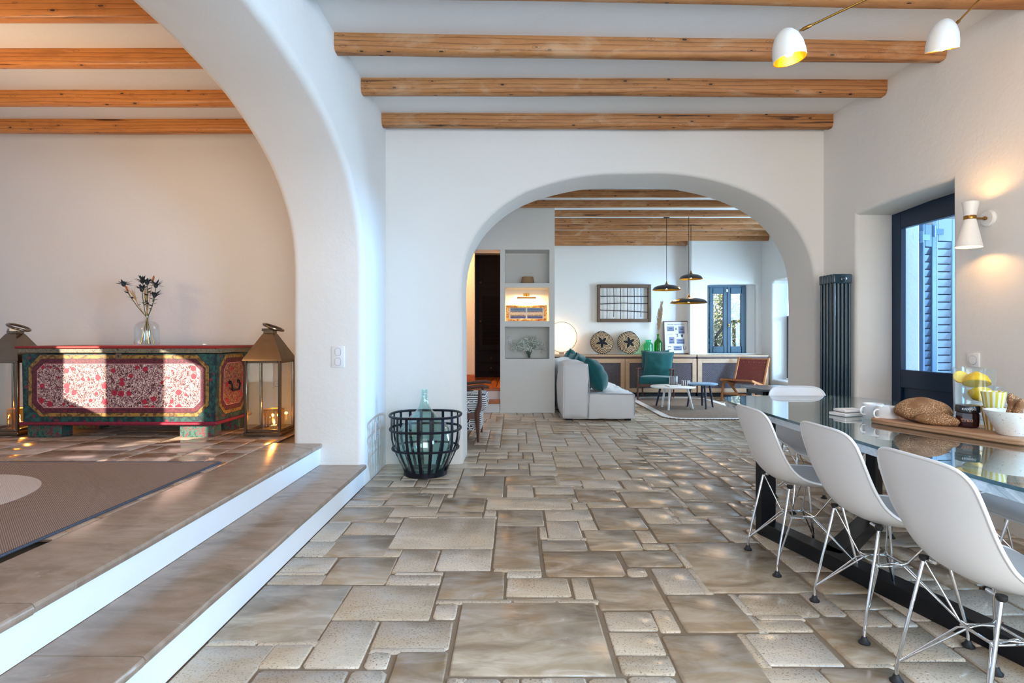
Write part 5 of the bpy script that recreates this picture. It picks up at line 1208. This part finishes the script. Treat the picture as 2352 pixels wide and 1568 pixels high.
def pillow(label, c, rot, s, grp, th=.11, nm='throw_pillow', mat='teal', cat='pillow', parent=None):
    m_ = MB()
    def f(sgn):
        def g(u, v):
            x, z = 2*u-1, 2*v-1; k = (1-abs(x)**2.4)**.55*(1-abs(z)**2.4)**.55; n = noise.noise(Vector((x*2.2+c[1], z*2.2, sgn)))
            e = 1-.07*(1-abs(z)**2)*abs(x)**3; e2 = 1-.07*(1-abs(x)**2)*abs(z)**3
            return (x*s/2*e, sgn*(th*k*(1+.22*n)+.0005), z*s/2*e2)
        return g
    m_.grid(f(1), 18, 18); m_.grid(f(-1), 18, 18); bmesh.ops.remove_doubles(m_.bm, verts=m_.bm.verts[:], dist=.002)
    if parent is None:
        t = thing(nm, label, cat, c, 0, grp); t.rotation_euler = rot
    else: t = parent
    o = part('cover', m_, mat, t, ang=180) if parent is None else part(nm, m_, mat, t, ang=180, loc=c, rot=rot)
    m_ = MB(); pts = []
    for x, z in [(-1+2*i/12, -1) for i in range(12)]+[(1, -1+2*i/12) for i in range(12)]+[(1-2*i/12, 1) for i in range(12)]+[(-1, 1-2*i/12) for i in range(12)]:
        pts.append((x*s/2*(1-.07*(1-z*z)), 0, z*s/2*(1-.07*(1-x*x))))
    m_.tube(pts, .005, 5, True); part('seam', m_, mat, o)
    return t
PG = 'teal velvet pillows along the sofa back'
pillow('teal velvet pillow at the near end of the sofa, whole face visible', (1.215, 8.42, .635), (-.46, .10, PI/2-.22), .54, PG, .15)
pillow('teal velvet pillow second from the near end of the sofa', (1.12, 9.02, .67), (-.36, -.08, PI/2-.1), .54, PG, .14)
pillow('teal velvet pillow third along the sofa, mostly hidden', (1.09, 9.58, .68), (-.30, .05, PI/2+.1), .54, PG, .14)
pillow('rounded teal pillow at the far end of the sofa beneath the disc lamp', (1.05, 10.10, .72), (-.25, .1, PI/2), .54, PG, .14)
# ------------------------------------------------------------------ rug, coffee tables
rg = thing('braided_rug', 'braided jute rug with a cream border under the coffee tables', 'rug', (3.0, 9.66, 0))
def rr_(hw, hl, rad, n=10):
    pts = []
    for cx_, cy_, a0 in ((hw-rad, hl-rad, 0), (-hw+rad, hl-rad, PI/2), (-hw+rad, -hl+rad, PI), (hw-rad, -hl+rad, 1.5*PI)):
        pts += [(cx_+rad*math.cos(a0+k/n*PI/2), cy_+rad*math.sin(a0+k/n*PI/2)) for k in range(n+1)]
    return pts
m_ = MB(); m_.prism(rr_(.78, 1.47, .34), .001, .012); part('border', m_, 'jute_border', rg)
m_ = MB(); m_.prism(rr_(.655, 1.34, .25), .004, .0145); part('field', m_, 'jute', rg)
m_ = MB(); P = rr_(.782, 1.472, .34, 16); Q = []
for i in range(len(P)):
    a, b = Vector((*P[i], 0)), Vector((*P[(i+1) % len(P)], 0)); n = max(1, int((b-a).length/.022))
    Q += [a+(b-a)*k/n for k in range(n)]
m_.tube([(p.x, p.y, .007+.003*(i % 2)) for i, p in enumerate(Q)], [.009 if i % 2 else .006 for i in range(len(Q))], 5, True); part('braid_edge', m_, 'oak_frame', rg)
def ctable(label, x, y, z, r, mat, legs):
    t = thing('coffee_table', label, 'table', (x, y, 0), 0, 'round coffee tables on the jute rug')
    m_ = MB(); m_.lathe([(0, z-.024), (r-.008, z-.024), (r, z-.016), (r, z-.003), (r-.004, z), (0, z)], 48); part('tabletop', m_, mat, t)
    for lx, ly, lm in legs:
        tx, ty = lx*.72, ly*.72; m_ = MB(); m_.tube([(lx, ly, .0145), (tx, ty, z-.024)], [.015, .02], 10); part('leg', m_, lm, t)
    return t
ctable('larger white round coffee table with splayed legs on the jute rug', 2.65, 9.42, .388, .365, 'white_lacquer', [(-.19, .36, 'darkblue'), (-.14, -.24, 'white_lacquer'), (-.13, .20, 'white_lacquer'), (.30, -.10, 'white_lacquer')])
ctable('smaller grey-blue round coffee table with dark legs beside the white one', 3.16, 9.55, .425, .27, 'greyblue', [(-.20, .10, 'darkblue'), (-.0, -.25, 'darkblue'), (.21, .03, 'darkblue'), (.10, .24, 'darkblue')])
def bw(x, y, z, r, h, label):
    m_ = MB(); m_.lathe([(0, .0), (r*.96, 0), (r, .006), (r, h), (r-.006, h), (r-.006, .012), (0, .012)], 32); tag(part('striped_pot', m_, 'bw_stripe', loc=(x, y, z)), label, 'pot', 'black and white striped pots on the coffee table')
bw(2.70, 9.58, .3885, .072, .15, 'taller black and white striped pot on the white coffee table'); bw(2.885, 9.50, .3885, .07, .085, 'shorter black and white striped pot beside the tall striped one')
bkk = thing('book', 'white book lying flat on the white coffee table', 'book', (2.62, 9.30, .3885), .25)
m_ = MB(); m_.box((0, 0, .007), (.21, .15, .010)); part('pages', m_, 'linen', bkk); m_ = MB(); m_.box((0, 0, .0011), (.22, .158, .002)); m_.box((0, 0, .0135), (.22, .158, .003)); m_.box((-.109, 0, .0073), (.002, .158, .0145)); part('cover', m_, 'paper', bkk)
# ------------------------------------------------------------------ armchairs
ga = thing('teal_armchair', 'walnut armchair with teal velvet cushions in front of the cabinet', 'armchair', (2.74, 10.90, .013), -.36)
for sx in (-1, 1):
    x = sx*.30
    m_ = MB(); m_.tube([(x, -.33, 0), (x, -.33, .30), (x, -.325, .575)], [.014, .021, .016], 8); part('front_leg', m_, 'walnut', ga)
    m_ = MB(); m_.tube([(x, .33, 0), (x, .30, .30), (x, .29, .56)], [.013, .02, .016], 8); part('back_leg', m_, 'walnut', ga)
    m_ = MB(); m_.tube([(x-sx*.0, -.37, .586), (x, -.28, .592), (x, 0, .578), (x, .30, .566)], [.016, .02, .018, .014], 8)
    for v in m_.bm.verts: v.co.x = x+(v.co.x-x)*1.5; v.co.z = .58+(v.co.z-.58)*.8
    part('armrest', m_, 'walnut', ga)
    m_ = MB(); m_.bar((x, -.32, .28), (x, .30, .26), .022, .075, bevel=.005); part('side_rail', m_, 'walnut', ga)
m_ = MB(); m_.bar((-.29, -.32, .28), (.29, -.32, .28), .022, .06, bevel=.005); m_.bar((-.29, .29, .26), (.29, .29, .26), .022, .06); part('cross_rail', m_, 'walnut', ga)
for k in range(4):
    x = -.18+.12*k; m_ = MB(); m_.bar((x, .27, .30), (x, .40, .78), .02, .02); part('back_slat', m_, 'walnut', ga)
part('seat_cushion', cushion_block((0, -.03, .37), (.55, .60, .13), .02, 4, .006), 'teal', ga, ang=180)
pillow('', (.02, .175, .64), (-.27, .05, 0), .56, None, .10, 'back_cushion', 'teal', parent=ga)
pillow('', (-.05, .30, .66), (-.24, -.03, 0), .54, None, .06, 'rear_cushion', 'teal', parent=ga)
lc = thing('leather_chair', 'low teak lounge chair woven with oxblood leather straps below the window', 'chair', (4.36, 10.72, 0), -.80)
for sx in (-1, 1):
    x = sx*.29
    m_ = MB(); m_.bar((x, -.32, 0), (x, -.22, .385), .035, .045, (1, 0, 0), .008); part('front_leg', m_, 'teak', lc)
    m_ = MB(); m_.tube([(x, .42, .0), (x, .34, .10), (x, .17, .22), (x, -.02, .33)], [.018, .022, .024, .02], 8); part('rear_leg', m_, 'teak', lc)
    m_ = MB(); m_.bar((x, -.34, .40), (x, .24, .27), .038, .045, (0, 0, 1), .008); part('seat_rail', m_, 'teak', lc)
    m_ = MB(); m_.bar((x, .17, .24), (x, .44, .80), .038, .045, (1, 0, 0), .010); part('back_post', m_, 'teak', lc)
    m_ = MB(); m_.bar((x, -.285, .13), (x, .36, .10), .024, .03, bevel=.004); part('stretcher', m_, 'teak', lc)
m_ = MB(); m_.bar((-.28, -.285, .135), (.28, -.285, .135), .024, .03); m_.bar((-.28, -.325, .405), (.28, -.325, .405), .03, .03); m_.bar((-.28, .43, .775), (.28, .43, .775), .025, .03); m_.bar((-.28, .215, .335), (.28, .215, .335), .025, .03); part('cross_bar', m_, 'teak', lc)
def weave_panel(nm, a, b, n1, n2, hw):
    a, b = Vector(a), Vector(b); d = b-a; nrm = Vector((1, 0, 0)).cross(d).normalized(); m_ = MB()
    for i in range(n1):
        x = -hw+(i+.5)*2*hw/n1; pts = []
        for j in range(n2+1): pts.append(Vector((x, 0, 0))+a+d*(j/n2)+nrm*(.003 if (i+j) % 2 else -.003))
        for p, q in zip(pts[:-1], pts[1:]): m_.bar(p, q, 2*hw/n1*.86, .003, nrm)
    for j in range(n2):
        c = a+d*((j+.5)/n2); w = d.length/n2*.86; dn = d.normalized()
        for s in (-hw, hw): pass
        m_.box(c, (2*hw+.05, w, .003), Matrix((Vector((1, 0, 0)), dn, Vector((1, 0, 0)).cross(dn))).transposed())
    part(nm, m_, 'leather', lc)
weave_panel('woven_seat', (0, -.33, .425), (0, .22, .298), 11, 11, .28); weave_panel('woven_back', (0, .225, .355), (0, .425, .775), 11, 7, .28)
pc = thing('patterned_armchair', 'dark wood armchair with black and white patterned cushions half hidden by the arch', 'armchair', (-.72, 6.80, 0), PI/2)
for sx, y in ((-1, 0), (1, 0)):
    x = sx*.34
    m_ = MB(); pts = [(x, -.315, 0), (x, -.31, .16), (x, -.30, .33), (x, -.345+.02, .40), (x, -.365+.03, .47), (x, -.355+.02, .60)]
    m_.tube(pts, [.014, .022, .033, .030, .024, .020], 8); part('front_leg', m_, 'walnut', pc)
    m_ = MB(); m_.tube([(x, .36, 0), (x, .32, .3), (x, .34, .62)], [.014, .022, .018], 8); part('back_leg', m_, 'walnut', pc)
    m_ = MB(); m_.tube([(x, -.44, .628), (x, -.36, .64), (x, -.2, .625), (x, .1, .58), (x, .34, .57)], [.016, .024, .022, .018, .016], 8); part('armrest', m_, 'walnut', pc)
    m_ = MB(); m_.bar((x, -.3, .30), (x, .33, .28), .024, .07); part('side_rail', m_, 'walnut', pc)
part('seat_cushion', cushion_block((0, -.05, .44), (.60, .68, .18), .03, 3, .006), 'mud', pc, ang=180)
part('seat_base', cushion_block((0, -.02, .24), (.60, .64, .22), .01, 6, .004), 'mud', pc, ang=180)
o = part('back_cushion', cushion_block((0, 0, 0), (.60, .15, .55), .02, 9, .006), 'mud', pc, ang=180, loc=(0, .30, .74), rot=(-.2, 0, 0))
st = thing('side_table', 'dark teal side table behind the chair at the table head', 'table', (3.68, 7.85, 0))
m_ = MB(); m_.box((0, 0, .49), (.78, .72, .03), bevel=.004); part('tabletop', m_, 'anthracite', st)
m_ = MB(); m_.box((0, 0, .445), (.66, .60, .06)); part('apron', m_, 'anthracite', st)
for sx in (-1, 1):
    for sy in (-1, 1): m_ = MB(); m_.box((sx*.30, sy*.27, .2375), (.06, .06, .475), bevel=.004); part('leg', m_, 'anthracite', st)
# ------------------------------------------------------------------ pendants
pd = []
for (px, py, Y, r, lab) in ((1531, 666, 9.6, .237, 'black pendant lamp hanging lowest but one, nearest the iron grille frame'), (1587, 641, 9.9, .20, 'smallest black pendant lamp, hanging highest of the three'), (1582, 696, 9.4, .302, 'largest black pendant lamp, hanging lowest over the coffee tables')):
    p = at(px, py, Y); t = thing('pendant_lamp', lab, 'pendant lamp', (p.x, p.y, p.z), 0, 'black dome pendants with gilt insides')
    m_ = MB(); m_.lathe([(r, 0), (r*.985, .012), (r*.86, .05), (r*.6, .075), (r*.3, .087), (.03, .092), (0, .092)], 40); sh = part('shade', m_, 'black_paint', t)
    m_ = MB(); m_.lathe([(r, 0), (r*.97, .008), (r*.84, .045), (r*.58, .069), (r*.28, .081), (0, .084)], 40); part('gilt_lining', m_, 'gold', sh)
    m_ = MB(); m_.lathe([(.045, .091), (.024, .10), (.014, .125), (.008, .15), (0, .152)], 16); part('brass_cap', m_, 'brass', t)
    m_ = MB(); m_.tube([(0, 0, .15), (0, 0, 3.249-p.z)], .0045, 6); part('cord', m_, 'black', t)
    m_ = MB(); m_.lathe([(0, 3.249-p.z), (.05, 3.249-p.z), (.05, 3.225-p.z), (.01, 3.215-p.z), (0, 3.215-p.z)], 20); part('ceiling_rose', m_, 'black', t)
    m_ = MB(); m_.sphere((0, 0, .045), .03, 12, 8); part('bulb', m_, 'bulb', t)
    l = light('pendant_light', 'POINT', (0, 0, 0), 8, (1, .66, .36), shadow_soft_size=.03); l.parent = t; l.location = (0, 0, .004)
